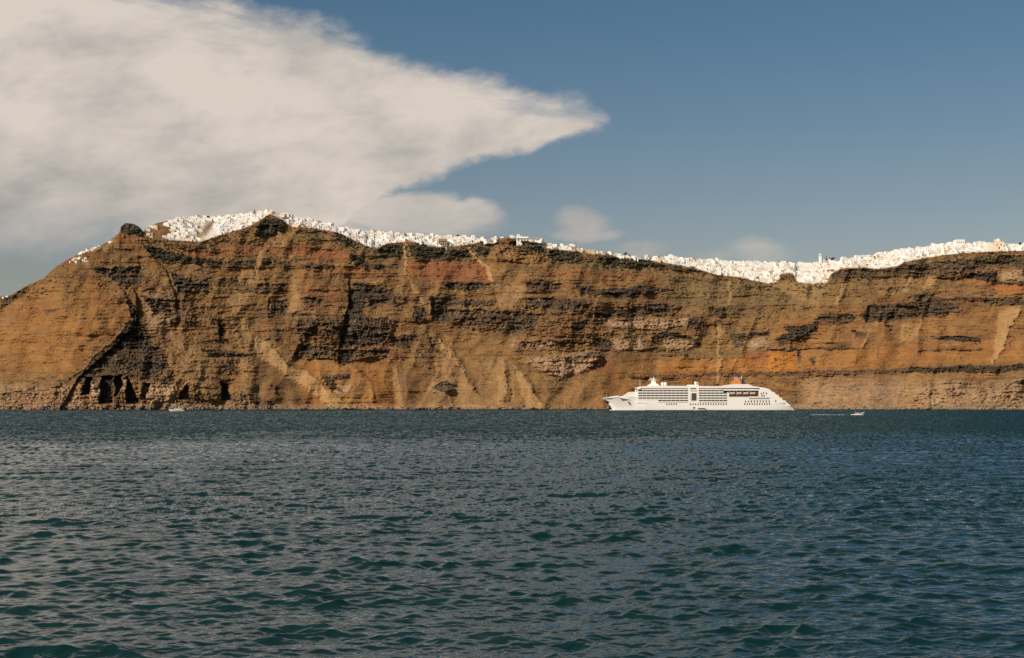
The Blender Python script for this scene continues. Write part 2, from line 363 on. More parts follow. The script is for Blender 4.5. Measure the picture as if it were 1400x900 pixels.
# (tile, value, softness, points)
DARK = [  # dark rock, together with shadowed parts of the wall painted as dark colour
 ('A', .7, 3, [(360,280),(560,278),(590,330),(520,360),(470,350),(440,315),(390,305)]),
 ('A', 1, 1.5, [(565,190),(640,205),(700,240),(660,258),(600,232)]), ('A', .85, 1.5, [(640,205),(760,238),(860,255),(840,268),(700,250)]),  # cast shadow right of the headland, painted in as a dark line
 ('A', 1, 2, [(670,290),(720,310),(780,340),(830,340),(840,360),(760,370),(740,400),(700,360)]),
 ('A', .4, 4, [(700,370),(760,400),(770,520),(690,520),(640,440),(600,400)]), ('A', .8, 2, [(560,390),(640,410),(690,460),(620,460)]),
 ('A', 1, .8, [(488,365),(512,390),(548,470),(552,500),(528,490),(500,400)]),
 ('A', 1, 1.2, [(545,478),(580,520),(610,590),(640,600),(650,615),(600,610),(440,600),(415,600),(450,565),(505,500)]),  # shaded triangle of the headland, its shade put into the colour
 ('A', .75, 1.5, [(415,600),(640,612),(670,680),(560,688),(330,682),(380,625)]), ('A', 1, 1.5, [(480,660),(600,655),(675,672),(660,684),(500,690)]),
 ('A', .55, 2, [(330,682),(680,684),(700,740),(560,720),(300,740)]),
 ('A', .9, 2, [(860,490),(890,520),(892,572),(868,560)]), ('A', .4, 3, [(770,440),(860,470),(925,515),(860,505)]),
 ('A', .9, 1.5, [(875,730),(905,740),(915,790),(940,805),(880,805)]), ('A', .6, 3, [(900,640),(945,650),(935,700),(880,680)]),
 ('A', 1, 1, [(476,118),(490,100),(545,105),(568,140),(570,165),(540,152),(480,140)]),  # rock knob, darkened in colour for the shade on it
 ('A', .55, 3, [(0,400),(120,345),(105,385),(0,445)]), ('A', .8, 2, [(185,265),(215,262),(200,292),(180,290)]),
 ('A', .55, 2, [(780,245),(1016,255),(1016,278),(860,272)]), ('A', .5, 2, [(640,180),(870,200),(860,215),(650,200)]), ('A', .5, 2.5, [(170,440),(230,445),(215,462),(180,460)]),
 ('A', .5, 3, [(1016,340),(930,345),(940,380),(1016,375)]), ('A', .7, 2, [(800,600),(860,605),(990,615),(990,640),(930,640),(820,620)]),
 ('A', .7, 2, [(340,675),(360,690),(245,740),(220,760),(250,735)]),
 ('B', .9, 2, [(0,110),(40,85),(110,90),(118,125),(60,150),(0,150)]), ('B', .8, 2, [(300,135),(350,140),(395,190),(340,182)]),
 ('B', .9, 2, [(480,185),(580,190),(590,235),(500,235)]), ('B', .85, 2, [(605,185),(700,200),(850,212),(850,245),(620,242)]), ('B', .8, 2, [(870,195),(920,200),(920,230),(880,225)]),
 ('B', 1, 1.5, [(365,235),(400,232),(465,285),(400,268)]), ('B', .9, 1.5, [(460,260),(510,270),(500,295),(465,285)]),
 ('B', .6, 2, [(20,252),(140,255),(140,275),(20,275)]), ('B', .6, 2, [(175,265),(310,265),(300,290),(180,285)]), ('B', .6, 3, [(0,340),(120,345),(110,378),(0,375)]),
 ('B', .85, 2, [(68,410),(130,400),(118,470),(45,462)]), ('B', .6, 3, [(180,400),(220,390),(300,420),(200,430)]),
 ('B', 1, 1.2, [(390,338),(445,340),(440,360),(432,430),(425,462),(372,462),(368,400)]), ('B', .75, 3, [(440,345),(560,378),(568,420),(440,435)]),
 ('B', .95, 2, [(350,462),(425,462),(435,590),(332,588),(345,520)]), ('B', .75, 3, [(425,475),(520,478),(540,530),(500,590),(430,590)]),
 ('B', .95, 1.5, [(340,612),(388,610),(382,650),(330,668)]), ('B', .6, 3, [(160,580),(330,600),(520,600),(505,640),(140,640)]),
 ('B', .5, 4, [(150,480),(340,490),(340,560),(170,560)]), ('B', .6, 2, [(40,455),(340,465),(340,472),(40,470)]),
 ('B', .6, 3, [(525,560),(600,545),(625,530),(640,560),(610,600),(540,595)]), ('B', .8, 3, [(620,430),(660,440),(670,500),(620,480)]),
 ('B', .85, 2, [(690,395),(800,400),(812,420),(760,440),(780,490),(700,490)]), ('B', .85, 2, [(740,335),(920,340),(910,360),(860,372),(750,360)]), ('B', .8, 1.5, [(810,408),(950,410),(940,430),(820,430)]),
 ('B', .6, 4, [(700,440),(1016,450),(1016,510),(860,510),(700,490)]), ('B', .7, 1.2, [(860,515),(1016,520),(1016,530),(870,530)]),
 ('B', .8, 2, [(260,710),(380,702),(370,725),(300,728),(345,770),(275,745)]), ('B', .7, 2, [(740,725),(790,740),(780,778),(700,762)]), ('B', .8, 1.5, [(60,740),(80,745),(78,780),(65,780)]), ('B', .6, 2, [(0,790),(60,805),(90,835),(0,835)]),
 ('B', .55, 3, [(560,395),(640,395),(640,415),(560,412)]), ('B', .6, 3, [(680,545),(730,600),(760,640),(700,610)]),
 ('C', .8, 2, [(150,208),(275,218),(282,262),(160,250)]), ('C', .85, 2, [(345,232),(560,243),(565,272),(350,268)]), ('C', .75, 1.5, [(560,258),(680,282),(800,296),(790,306),(640,290),(540,275)]),
 ('C', .7, 2, [(0,170),(130,185),(150,230),(100,215),(0,200)]),
 ('C', .6, 3, [(50,330),(110,325),(200,345),(200,370),(60,372)]), ('C', .95, 1.5, [(250,345),(310,365),(480,358),(500,350),(640,365),(560,378),(420,402),(380,385),(270,385)]),
 ('C', .75, 3, [(60,402),(130,395),(310,415),(315,455),(200,440),(50,440)]), ('C', .6, 3, [(0,450),(100,455),(90,535),(0,540)]), ('C', .8, 2.5, [(320,460),(600,420),(640,430),(640,460),(480,475),(330,480)]),
 ('C', .9, 2, [(230,500),(290,490),(280,530),(240,530)]), ('C', .9, 2, [(700,482),(760,470),(745,512),(705,515)]), ('C', .8, 3, [(780,430),(850,440),(840,470),(780,465)]),
 ('C', .9, 1.5, [(560,560),(600,530),(700,545),(745,575),(740,595),(715,565),(640,556),(575,572)]), ('C', .8, 2, [(220,560),(280,565),(270,585),(225,585)]), ('C', .8, 2, [(320,560),(390,560),(400,602),(330,600)]),
 ('C', .6, 1.5, [(240,560),(0,575),(0,582),(240,575)]), ('C', .6, 2, [(170,640),(355,612),(362,650),(300,690),(340,640)]),
 ('C', .7, 2, [(860,545),(1016,530),(1016,550),(940,560),(890,600)]),
 ('C', .55, .9, [(450,708),(1016,692),(1016,706),(470,720)]), ('C', .6, .8, [(590,622),(700,618),(700,626),(590,632)]),
 ('D', .6, 4, [(240,295),(380,272),(600,262),(800,240),(1016,225),(1016,282),(900,272),(740,320),(500,312),(260,322)]),
 ('D', 1, 1, [(765,318),(810,298),(905,298),(905,325),(960,340),(1016,335),(1016,346),(940,346),(880,332)]),  # shadow below the right-hand ledge, painted dark
 ('D', .8, 1.2, [(540,395),(640,378),(660,395),(860,400),(1016,392),(1016,404),(860,410),(640,405)]), ('D', .6, 2, [(850,405),(1016,400),(1016,432),(860,425)]),
 ('D', .75, 3, [(400,430),(500,420),(640,400),(760,420),(740,450),(680,470),(560,480),(490,490),(400,500),(370,470)]), ('D', 1, 2, [(395,445),(495,440),(490,480),(400,495)]), ('D', .9, 2, [(640,412),(690,412),(690,462),(650,462)]),
 ('D', .7, 3, [(200,460),(330,460),(350,480),(300,500),(180,500)]), ('D', .95, 1.8, [(60,512),(200,500),(180,540),(100,578),(40,588),(30,560),(80,540)]), ('D', .75, 2, [(330,530),(400,530),(390,560),(340,552)]), ('D', .6, 2, [(460,500),(500,510),(480,540)]),
 ('D', .75, 1.2, [(110,600),(130,600),(120,662)]), ('D', .75, 2, [(160,640),(192,628),(180,670)]),
 ('D', .8, .7, [(0,603),(300,594),(440,600),(300,602),(0,612)]), ('D', .95, .7, [(640,553),(750,553),(845,562),(845,574),(700,568)]), ('D', .6, 1, [(600,605),(850,600),(850,606),(600,612)]),
 ('D', .5, 1.0, [(0,693),(450,682),(680,670),(1016,660),(1016,692),(800,692),(560,697),(130,712),(0,706)]), ('D', 1, .8, [(560,676),(780,668),(890,672),(1016,662),(1016,686),(800,692),(560,690)]),
 ('D', .9, 1, [(978,735),(1016,722),(1016,742)]), ('D', .5, 3, [(600,600),(740,590),(850,600),(740,615)]), ('D', .5, 2, [(440,360),(560,350),(600,360),(500,372)]),
]
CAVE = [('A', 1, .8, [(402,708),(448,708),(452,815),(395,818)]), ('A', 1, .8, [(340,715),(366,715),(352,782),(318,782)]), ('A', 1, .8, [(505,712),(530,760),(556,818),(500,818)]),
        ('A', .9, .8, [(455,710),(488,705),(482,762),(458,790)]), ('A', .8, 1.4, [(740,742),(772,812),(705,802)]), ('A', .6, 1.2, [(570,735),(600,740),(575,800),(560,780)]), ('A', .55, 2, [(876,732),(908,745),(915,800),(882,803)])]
RED = [('A', .8, 2, [(860,190),(1010,190),(1010,220),(870,220)]), ('A', .8, 2, [(215,242),(280,240),(270,270),(215,270)]), ('A', .9, 1.5, [(470,145),(575,165),(560,182),(460,170)]), ('A', .6, 3, [(640,178),(860,200),(860,240),(700,235)]), ('A', .5, 3, [(520,200),(1016,280),(1016,300),(900,300)]),
       ('B', 1, 3, [(600,255),(900,262),(930,330),(700,332),(610,310)]), ('B', .9, 1.5, [(0,203),(380,212),(400,232),(0,222)]), ('B', .7, 4, [(160,170),(330,190),(400,242),(200,238)]), ('B', .5, 4, [(180,250),(560,300),(560,330),(200,300)]), ('B', .6, 3, [(390,645),(560,650),(570,665),(400,665)]),
       ('B', .45, 4, [(180,340),(340,345),(340,470),(200,450)]), ('B', .4, 5, [(400,480),(560,500),(540,640),(400,640)]),
       ('C', .8, 2, [(110,290),(320,285),(320,310),(120,306)]), ('C', .8, 1.5, [(330,308),(530,308),(530,320),(330,320)]), ('C', .7, 3, [(530,312),(600,320),(600,350),(530,340)]), ('C', .9, 3, [(925,612),(1016,610),(1016,655),(930,648)]), ('C', .7, 1.5, [(450,705),(1016,690),(1016,706),(470,720)]), ('C', .5, 3, [(110,690),(200,705),(290,685),(250,720),(170,722)]),
       ('D', .7, 3, [(780,325),(1016,345),(1016,380),(900,370)]), ('D', .7, 3, [(760,265),(870,270),(860,300),(780,305)]), ('D', .6, 1, [(0,693),(450,682),(560,676),(560,697),(130,712),(0,706)]), ('D', .5, 4, [(520,398),(700,392),(860,398),(860,408),(560,412)])]
ORANGE = [('C', .5, 4, [(560,640),(920,640),(1016,610),(1016,695),(590,702)]), ('D', .9, 4.5, [(-20,612),(112,604),(112,692),(0,692)]), ('D', .35, 5, [(110,600),(700,580),(1016,560),(1016,655),(560,668),(110,690)]), ('D', .8, 3, [(880,350),(1016,352),(1016,385),(920,378)]),
          ('A', .25, 9, [(0,330),(400,330),(540,480),(300,690),(0,690)]), ('D', .15, 10, [(0,440),(1016,420),(1016,700),(0,700)]), ('C', .2, 8, [(300,640),(1016,640),(1016,840),(300,840)]), ('B', .35, 8, [(180,640),(560,660),(560,840),(180,840)])]
PALE = [('B', .6, 2, [(470,330),(484,330),(470,360),(455,470),(445,470)]), ('A', .6, 2, [(640,165),(650,165),(668,240),(655,240)]), ('C', .6, 2, [(860,330),(872,330),(868,430),(855,430)]), ('C', .6, 1.6, [(560,250),(568,250),(580,330),(566,330)]), ('D', .6, 2, [(400,520),(412,520),(380,600),(366,600)]), ('B', .5, 2.5, [(545,665),(560,665),(590,838),(560,838)]),
        ('A', .6, 5, [(905,400),(960,290),(1016,262),(1016,330),(975,440),(990,560),(950,500)]), ('B', .9, 2, [(0,550),(60,580),(130,670),(200,690),(385,835),(300,835),(60,660),(0,620)]), ('B', 1, 1, [(195,690),(232,715),(385,838),(350,835),(225,745)]),
        ('B', .9, 1, [(728,558),(790,620),(832,690),(820,692),(770,630),(733,575)]), ('B', 1, .9, [(838,185),(852,190),(872,228),(930,280),(948,332),(930,332),(912,290),(852,222)]), ('B', .8, 1.5, [(585,180),(600,180),(604,310),(592,310)]),
        ('B', .8, 2, [(92,128),(112,168),(140,205),(70,200)]), ('B', .6, 2, [(130,225),(155,225),(158,290),(138,290)]), ('B', .7, 2, [(0,240),(20,215),(55,190),(40,262),(0,320)]), ('B', .5, 4, [(140,290),(165,295),(172,380),(185,470),(120,475),(140,400)]),
        ('B', .5, 6, [(945,340),(1016,340),(1016,440),(960,430)]), ('B', .7, 2, [(600,320),(620,330),(690,440),(670,450)]), ('C', .7, 4, [(0,340),(60,350),(40,400),(0,430)]), ('C', .8, 2, [(812,500),(840,500),(830,620),(830,740),(812,740),(816,620)]),
        ('D', .9, 1.5, [(1016,425),(968,520),(935,600),(888,668),(880,655),(918,560),(955,470)]), ('D', .7, 3, [(920,450),(1016,430),(960,520),(900,640),(890,600)]), ('D', .6, 3, [(540,500),(610,500),(600,550),(522,582)]), ('D', .8, 1.6, [(300,340),(325,345),(275,425),(262,425)]), ('D', .7, 2, [(560,320),(600,320),(560,380),(530,380)]), ('D', .7, 2, [(640,310),(680,310),(640,370),(610,375)]),
        ('D', .35, 14, [(140,735),(420,740),(400,830),(150,835)]), ('D', .35, 4, [(0,340),(250,320),(200,440),(100,400)]), ('B', .55, 3, [(960,640),(1000,640),(990,835),(960,835)]), ('C', .6, 3, [(20,690),(45,700),(130,840),(60,840)])]
PINK = [('C', .8, 3, [(350,488),(700,480),(690,510),(640,522),(380,516)]), ('C', .8, 3, [(600,562),(740,568),(730,602),(620,602)]), ('C', .8, 3, [(0,572),(160,570),(150,590),(0,590)]), ('C', .8, 3, [(400,570),(530,565),(520,605),(410,610)]),
        ('C', .8, 4, [(170,630),(350,612),(360,650),(290,690),(200,720),(110,680),(60,640)]), ('C', .8, 5, [(935,560),(1016,555),(1016,602),(940,602)]), ('D', .6, 12, [(570,750),(760,730),(860,760),(1016,720),(1016,840),(570,840)]), ('D', .45, 14, [(150,730),(560,720),(560,840),(150,840)]),
        ('D', .8, 2, [(910,300),(1016,288),(1016,332),(930,327)]), ('A', .6, 4, [(230,750),(330,745),(330,840),(230,840)]), ('A', 1, 1, [(367,718),(400,718),(394,812),(356,812)]), ('A', 1, .8, [(489,705),(504,712),(500,812),(484,812)]), ('A', .9, 1.5, [(575,745),(690,745),(690,815),(580,815)]), ('A', .35, 5, [(0,745),(230,745),(230,830),(0,830)]), ('A', .35, 2, [(640,800),(1016,800),(1016,838),(640,838)]),
        ('A', .5, 4, [(560,380),(700,380),(690,560),(600,540)]), ('B', .6, 3, [(690,740),(790,720),(790,780),(690,775)]), ('B', .7, 2, [(320,745),(380,745),(370,780),(320,780)]), ('C', .7, 2, [(700,180),(740,180),(745,250),(700,250)]), ('D', .7, 2, [(725,288),(765,290),(760,310),(735,312)]), ('A', .4, 2, [(0,820),(1016,822),(1016,842),(0,842)]), ('B', .5, 2, [(0,824),(1016,826),(1016,842),(0,842)]), ('D', .6, 2, [(0,822),(1016,822),(1016,842),(0,842)])]
OLIVE = [('C', .9, 8, [(560,300),(1016,345),(1016,480),(860,480),(640,430),(560,360)]), ('D', .8, 8, [(0,330),(280,330),(230,430),(0,500)]), ('D', .5, 5, [(260,320),(740,318),(700,370),(280,420)]), ('B', .8, 3, [(120,130),(480,185),(600,240),(380,232),(150,180)]), ('A', .7, 3, [(560,160),(900,190),(1016,170),(1016,190),(700,200)]), ('C', .6, 5, [(560,600),(920,600),(900,650),(560,640)]), ('B', .7, 3, [(460,190),(930,200),(930,250),(470,250)]), ('C', .7, 3, [(150,215),(700,270),(600,300),(160,280)]),
         ('A', .5, 8, [(0,430),(160,330),(420,330),(300,420)])]
BROWN = [('B', .4, 3, [(0,625),(60,665),(290,838),(100,838),(0,720)]), ('B', .2, 5, [(400,670),(700,690),(820,838),(400,838)]), ('B', .6, 2, [(765,590),(850,690),(935,800),(900,800),(830,730)]), ('A', .3, 5, [(700,540),(850,600),(900,700),(860,760),(740,700)]), ('B', .5, 4, [(0,440),(150,470),(330,470),(330,620),(160,640),(60,560)]),
         ('C', .7, 3, [(385,600),(440,608),(460,700),(400,838),(365,838),(375,700)]), ('C', .5, 6, [(450,560),(560,580),(560,640),(440,690)]), ('D', .8, 3, [(480,540),(530,560),(505,640),(470,690),(520,740),(500,838),(380,838),(435,740),(440,690)]), ('D', .4, 6, [(730,460),(860,440),(880,560),(860,660),(780,660)]), ('D', .4, 6, [(760,720),(800,720),(820,830),(770,830)]),
         ('C', .5, 5, [(0,380),(240,400),(640,380),(640,470),(0,545)]), ('D', .5, 6, [(180,440),(760,400),(1016,400),(1016,440),(700,470),(400,500)])]
CONE = [('B', .55, 2.5, [(690,530),(735,565),(830,700),(925,838),(640,838),(720,700)]), ('C', .6, 3, [(0,660),(40,690),(140,838),(0,838)]), ('C', .4, 5, [(250,720),(350,690),(370,838),(200,838)]), ('A', .45, 5, [(905,400),(990,520),(1016,560),(1016,838),(990,838),(940,640)]), ('B', .5, 3, [(240,650),(380,660),(460,740),(480,838),(400,838),(250,720)]),
        ('A', .5, 6, [(690,560),(860,620),(840,780),(640,780)]), ('B', .45, 3, [(900,640),(990,640),(1016,838),(880,838)]), ('D', .4, 4, [(520,740),(700,690),(760,838),(480,838)])]
ROUGH = [('C', 1, 3, [(170,630),(350,612),(360,650),(290,690),(200,720),(110,680),(60,640)]), ('B', 1, 3, [(930,180),(1016,155),(1016,260),(930,250)]), ('C', 1, 3, [(0,155),(100,165),(150,200),(190,230),(130,250),(0,260)]), ('D', 1, 4, [(240,285),(380,270),(600,262),(800,240),(1016,220),(1016,345),(900,300),(740,322),(500,315),(260,325)]),
         ('B', 1, 4, [(160,470),(560,480),(500,640),(140,640)]), ('B', .8, 6, [(690,395),(1016,440),(1016,510),(700,495)]), ('C', .8, 6, [(0,400),(640,420),(800,500),(700,610),(0,600)]), ('A', 1, 4, [(230,740),(700,720),(1016,780),(1016,840),(0,840),(0,760)]), ('A', .2, 8, [(560,280),(860,300),(1000,600),(980,700),(600,690)]), ('D', .6, 8, [(570,740),(1016,720),(1016,840),(570,840)])]
SMOOTH = [('A', 1, 12, [(0,420),(300,330),(500,480),(300,690),(0,740)]), ('B', 1, 6, [(0,550),(130,640),(560,660),(700,700),(760,800),(560,840),(0,840)]), ('B', 1, 6, [(690,530),(1016,540),(1016,840),(800,840)]), ('C', 1, 8, [(0,690),(200,740),(460,610),(450,840),(0,840)]), ('D', .8, 6, [(300,500),(560,500),(520,840),(380,840)]), ('D', .8, 6, [(700,470),(1016,440),(900,660),(760,660)]), ('C', .6, 6, [(440,620),(900,600),(900,690),(450,700)]), ('D', .6, 6, [(130,600),(1016,580),(1016,655),(130,680)])]
for arr, L in ((dark, DARK), (cave, CAVE), (red, RED), (orange, ORANGE), (pale, PALE), (pink, PINK), (olive, OLIVE), (rough_, ROUGH), (smooth_, SMOOTH), (bro, BROWN), (cone, CONE)):
    for tile, v, soft, pts in L:
        poly_mask(arr, cv(tile, pts), v, soft, 0.8 if arr is cave else 1.0)
# break the masks up, as strata and rubble do
strat = fbm(PXg / 55, wy / 2.6, 4, 0.6, 7)
blot = fbm(PXg / 7, PY / 5, 4, 0.6, 8)
def broken(m, a, b_=0.0):
    return np.clip(m * (1 + a * strat + b_ * blot), 0, 1)
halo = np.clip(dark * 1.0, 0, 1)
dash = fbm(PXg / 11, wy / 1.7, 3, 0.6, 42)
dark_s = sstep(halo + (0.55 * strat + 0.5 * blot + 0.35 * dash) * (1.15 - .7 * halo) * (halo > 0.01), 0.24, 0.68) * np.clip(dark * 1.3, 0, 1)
town = sstep(lower[None, :] - PY, -1.0, 1.5) * ((px1 > 195) & ~((px1 > 662) & (px1 < 700)) & ~((px1 > 786) & (px1 < 838)))[None, :]

# ---- distances
H = (SHORE - PY)
coast = interp([(-260, 1700), (-100, 1600), (0, 1565), (80, 1550), (150, 1555), (240, 1580), (330, 1612), (430, 1645), (520, 1670), (640, 1700), (760, 1690), (830, 1715), (930, 1745), (1050, 1730), (1160, 1690), (1290, 1660), (1400, 1620), (1660, 1560)], px1)
kern = np.hanning(121); coast = np.convolve(np.pad(coast, 60, mode='edge'), kern / kern.sum(), mode='valid')[None, :]
coast = coast + 7 * fbm(PXg / 70, PY / 90, 2, .5, 22)
setb = 0.86 * H + 60 * sstep(H, 0, 60) * 0.0
talus = sstep(PY, 470, 545)                      # the foot of the wall spreads out
setb = setb + 14 * (1 - talus)
# headland bulges towards the bay on the left, with its spine near image column 185
head = np.exp(-((PXg - 95) / 115.0) ** 2) * 22 * sstep(PY, 300, 420)
vz = np.maximum(lower[None, :] - PY, 0)
setb = setb + vz * 1.5
D = coast + setb - head
# stepped edges: the side to the left of each stands out, the wall behind it falls back
def edge(pts, amp, L, y0, y1, feather=8):
    global D
    p = np.array(pts, float); o = np.argsort(p[:, 1])
    xe = np.interp(PY, p[o, 1], p[o, 0])
    d = wx * .6 + PXg * .4 - xe
    prof = np.where(d > 0, np.exp(-np.maximum(d, 0) / L), np.exp(np.minimum(d, 0) / 26.0) * 0 ) * sstep(d, -1.0, 1.2)
    fade = sstep(PY, y0 - feather, y0 + feather) * (1 - sstep(PY, y1 - feather, y1 + feather))
    bul = np.exp(-(np.minimum(d, 0) / 45.0) ** 2) * (d < 0)       # the left side swells gently towards its edge
    D = D + (amp * prof - amp * 0.45 * np.where(d < 0, bul, np.exp(-np.maximum(d, 0) / 3.0))) * fade
edge([(168, 340), (172, 366), (178, 385), (186, 405), (187, 440), (160, 470), (130, 496), (105, 518), (82, 560)], 10, 20, 400, 600)
edge([(186, 322), (203, 345), (226, 370), (238, 400), (243, 440)], 6, 12, 330, 430)
edge([(477, 380), (477, 420), (465, 450), (462, 490), (464, 505)], 8, 18, 385, 500)
edge([(300, 430), (299, 450), (301, 470)], 6, 14, 438, 465)
edge([(473, 345), (490, 361), (512, 370)], 9, 20, 350, 368, 4)
edge([(372, 400), (366, 420), (364, 432)], 5, 14, 408, 430, 4)
edge([(590, 402), (590, 440)], 6, 16, 405, 438, 5)
edge([(1186, 420), (1184, 440)], 7, 20, 418, 440, 5)
edge([(303, 520), (303, 548)], 16, 12, 522, 548, 4)

rk = np.clip(0.20 + 0.5 * rough_ + 0.9 * dark - 0.6 * smooth_ * (1 - dark) - 0.5 * pale * (1 - rough_), 0.04, 1.0)
big = fbm(PXg / 95, PY / 80, 3, 0.5, 12)
gul = 1 - np.abs(fbm((PXg + 0.75 * PY + 20 * fbm(PXg / 50, PY / 40, 2, .5, 23)) / 40, PY / 45, 4, 0.5, 5)) * 2.2
gul2 = 1 - np.abs(fbm((PXg - 0.3 * PY) / 11, PY / 13, 4, 0.55, 6)) * 2.2
bench = fbm(PXg / 150, wy / 9.0, 3, 0.5, 19)
led = np.abs(fbm(PXg / 45, wy / 4.6, 4, 0.58, 9))
led2 = fbm(PXg / 12, wy / 1.9, 3, 0.6, 10)
blk = fbm((wx + .5 * wy) / 13, (wy - .2 * wx) / 8, 4, 0.55, 20)
col = fbm(wx / 2.2, PY / 8, 3, 0.55, 11)
fine = fbm(PXg / 3.0, PY / 2.2, 4, 0.65, 13)
amp_s = 1 - 0.85 * town
D = D - 7.0 * (1 - np.abs(fbm((PXg + .25 * PY + 14 * fbm(PXg / 40, PY / 40, 2, .5, 62)) / 46, PY / 150, 2, .5, 61)) * 2.6) * (0.35 + .65 * rk) * (PXg > 190) + 9 * big + 5.5 * fbm((PXg + .3 * PY) / 26, PY / 34, 2, .5, 60) - 4.0 * gul * (0.12 + 0.6 * rk) - 3.2 * gul2 * rk + 7.0 * bench * (0.4 + 0.6 * rk) * amp_s - 6.5 * led * (0.30 + 0.70 * rk) * amp_s + 1.5 * led2 * (0.2 + rk) * amp_s
ln_ = fbm(PXg / 170, (wy * .6 + PY * .4 + .012 * PXg) / 2.3, 2, .5, 70)
D = D + 0.7 * ln_ * amp_s
dash_g = sstep(dash + .25 * strat, 0.25, 0.65)
D = D + 2.6 * dash_g * (1 - .6 * smooth_) * amp_s
D = D + (2.6 * col * rk + 2.2 * fine * (0.2 + 0.9 * rk) - 9.0 * np.abs(blk) * (rk + .1)) * amp_s
D = D + 5.0 * sstep(dark, 0.15, 0.9) + 20 * cave - 3.5 * pale * (1 - smooth_) - 2.5 * pink
D = D - 9 * cone * sstep(PY, 440, 520) - 4 * pale * smooth_
D = D + 0.28 * np.maximum(PY - 552, 0) * -3.0                     # boulder apron at the waterline

# ---- turn image column, row and distance into a point
AZ = (PXg - 700) / FPX
def world_xyz(px, py, dist):
    el_ = np.arctan((450 - py) / FPX) + PITCH
    # dist is measured along +Y; image columns fan out from the camera
    fwd = dist
    z = EYE + fwd * np.tan(el_)
    x = (px - 700) / FPX * fwd / np.cos(el_) * np.cos(el_ - PITCH)
    return x, fwd, z
X_, Y_, Z_ = world_xyz(PXg, PY, D)
rows_X = [X_]; 
# skirt under the sea
sk = []
for dz, dd in ((-30, -12.0),):
    sk.append(np.stack([X_[0] * (1 + dd / D[0]), D[0] + dd, np.full(NC, -12.0)], 1))
top_rows = []
ridge_noise = fbm(px1 / 12, px1 * 0 + 1.1, 4, 0.55, 21)
for k, (back, drop) in enumerate([(6, -0.5), (16, -3), (34, -8), (70, -16), (130, -34), (220, -70), (380, -130), (560, -190), (800, -300), (900, -330)]):
    yy = Y_[-1] + back
    zz = np.maximum(Z_[-1] + drop, -15) if k < 8 else np.full(NC, -15.0)
    top_rows.append(np.stack([X_[-1] * yy / Y_[-1], yy, zz], 1))
body = np.stack([X_, Y_, Z_], 2).reshape(-1, 3)
V = np.concatenate(sk + [body] + top_rows)
nrow = len(sk) + NR + len(top_rows)

# ---- rock and soil colours, with shade painted in through the dark and cave masks
def c3(*v): return np.array(v)[None, None, :]
tone = fbm(PXg / 120, wy / 7, 4, 0.6, 14)
tone2 = fbm(wx / 30, wy / 3.0, 4, 0.62, 15)
spk = fbm(PXg / 2.0, PY / 1.6, 3, 0.7, 16)
tan_ = c3(.235, .130, .049); brown = c3(.125, .066, .030); gold = c3(.222, .125, .046)
col3 = tan_ + (gold - tan_) * sstep(tone, 0.0, 0.5)[..., None] + (brown - tan_) * sstep(-tone2, 0.05, 0.6)[..., None] * (0.9 - 0.45 * smooth_[..., None])
# thin buried beds: maroon ash and dark lava
bed = sstep(fbm(PXg / 130, (wy + 0.02 * PXg) / 3.4, 3, 0.6, 17), 0.12, 0.42) * (1 - 0.55 * smooth_) * (1 - .8 * cone)
def mixc(c, m, colr, k=1.0):
    m = np.clip(m * k, 0, 1)[..., None]; return c * (1 - m) + c3(*colr) * m
col3 = mixc(col3, bed, (.105, .052, .032), .75)
def patch(sx_, sy_, seed, lo, hi, skew=.4):
    return sstep(fbm((wx + skew * wy) / sx_, (wy + .02 * wx) / sy_, 4, .58, seed), lo, hi)
down = fbm((PXg + .55 * PY + 6 * blot) / 5, PY / 55, 4, .6, 50); down2 = fbm((PXg - .45 * PY + 6 * blot) / 6, PY / 60, 4, .6, 51)
col3 = col3 * (1 + (.30 * down + .22 * down2) * (0.35 + .65 * np.clip(smooth_ + cone, 0, 1)))[..., None]
col3 = mixc(col3, patch(34, 17, 52, .08, .3), (.165, .108, .058), .7)
col3 = mixc(col3, patch(26, 11, 53, .12, .3, -.5), (.290, .160, .052), .60)
col3 = mixc(col3, patch(30, 9, 54, .15, .35), (.175, .072, .032), .60)
col3 = mixc(col3, sstep(fbm(PXg / 70, wy / 16, 4, .6, 41), 0.0, 0.45), (.150, .064, .028), .55)
col3 = mixc(col3, broken(bro, .5, .3), (.112, .062, .032), .75)
col3 = mixc(col3, broken(cone, .1, .3), (.35, .205, .088), .85)
col3 = mixc(col3, broken(olive, .5, .5), (.150, .118, .055), .55)
col3 = mixc(col3, broken(orange, .5, .3), (.47, .175, .032), .8)
col3 = mixc(col3, broken(red, .7, .5), (.265, .095, .042), .75)
col3 = mixc(col3, broken(pale, .12, .15), (.42, .25, .11), .85)
col3 = mixc(col3, broken(pink, .3, 1.1), (.46, .305, .185), .7)
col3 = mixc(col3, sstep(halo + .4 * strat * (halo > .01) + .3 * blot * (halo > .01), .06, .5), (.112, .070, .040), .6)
col3 = mixc(col3, dark_s, (.066, .050, .034), .78)  # dark rock and painted shade share this tone
col3 = mixc(col3, sstep(dark, .86, .97) * dark_s, (.040, .033, .025), .62)  # strongest masks: dark rock and deep shade painted near black
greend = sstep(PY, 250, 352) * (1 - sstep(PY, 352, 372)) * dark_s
col3 = mixc(col3, greend, (.055, .060, .034), .55)
col3 = mixc(col3, cave, (.030, .028, .026), .9)  # shade inside the caves painted near black
pk = sstep(spk + 0.45 * fine + .5 * blk, 0.26, 0.58) * (0.22 + 0.78 * np.clip(rough_ + pink + 0.75 * dark, 0, 1))
col3 = mixc(col3, pk, (.42, .31, .215), .55)
dk = sstep(-spk + 0.35 * strat, 0.5, 0.8) * (1 - .5 * smooth_)
col3 = mixc(col3, dk, (.075, .055, .034), .6)
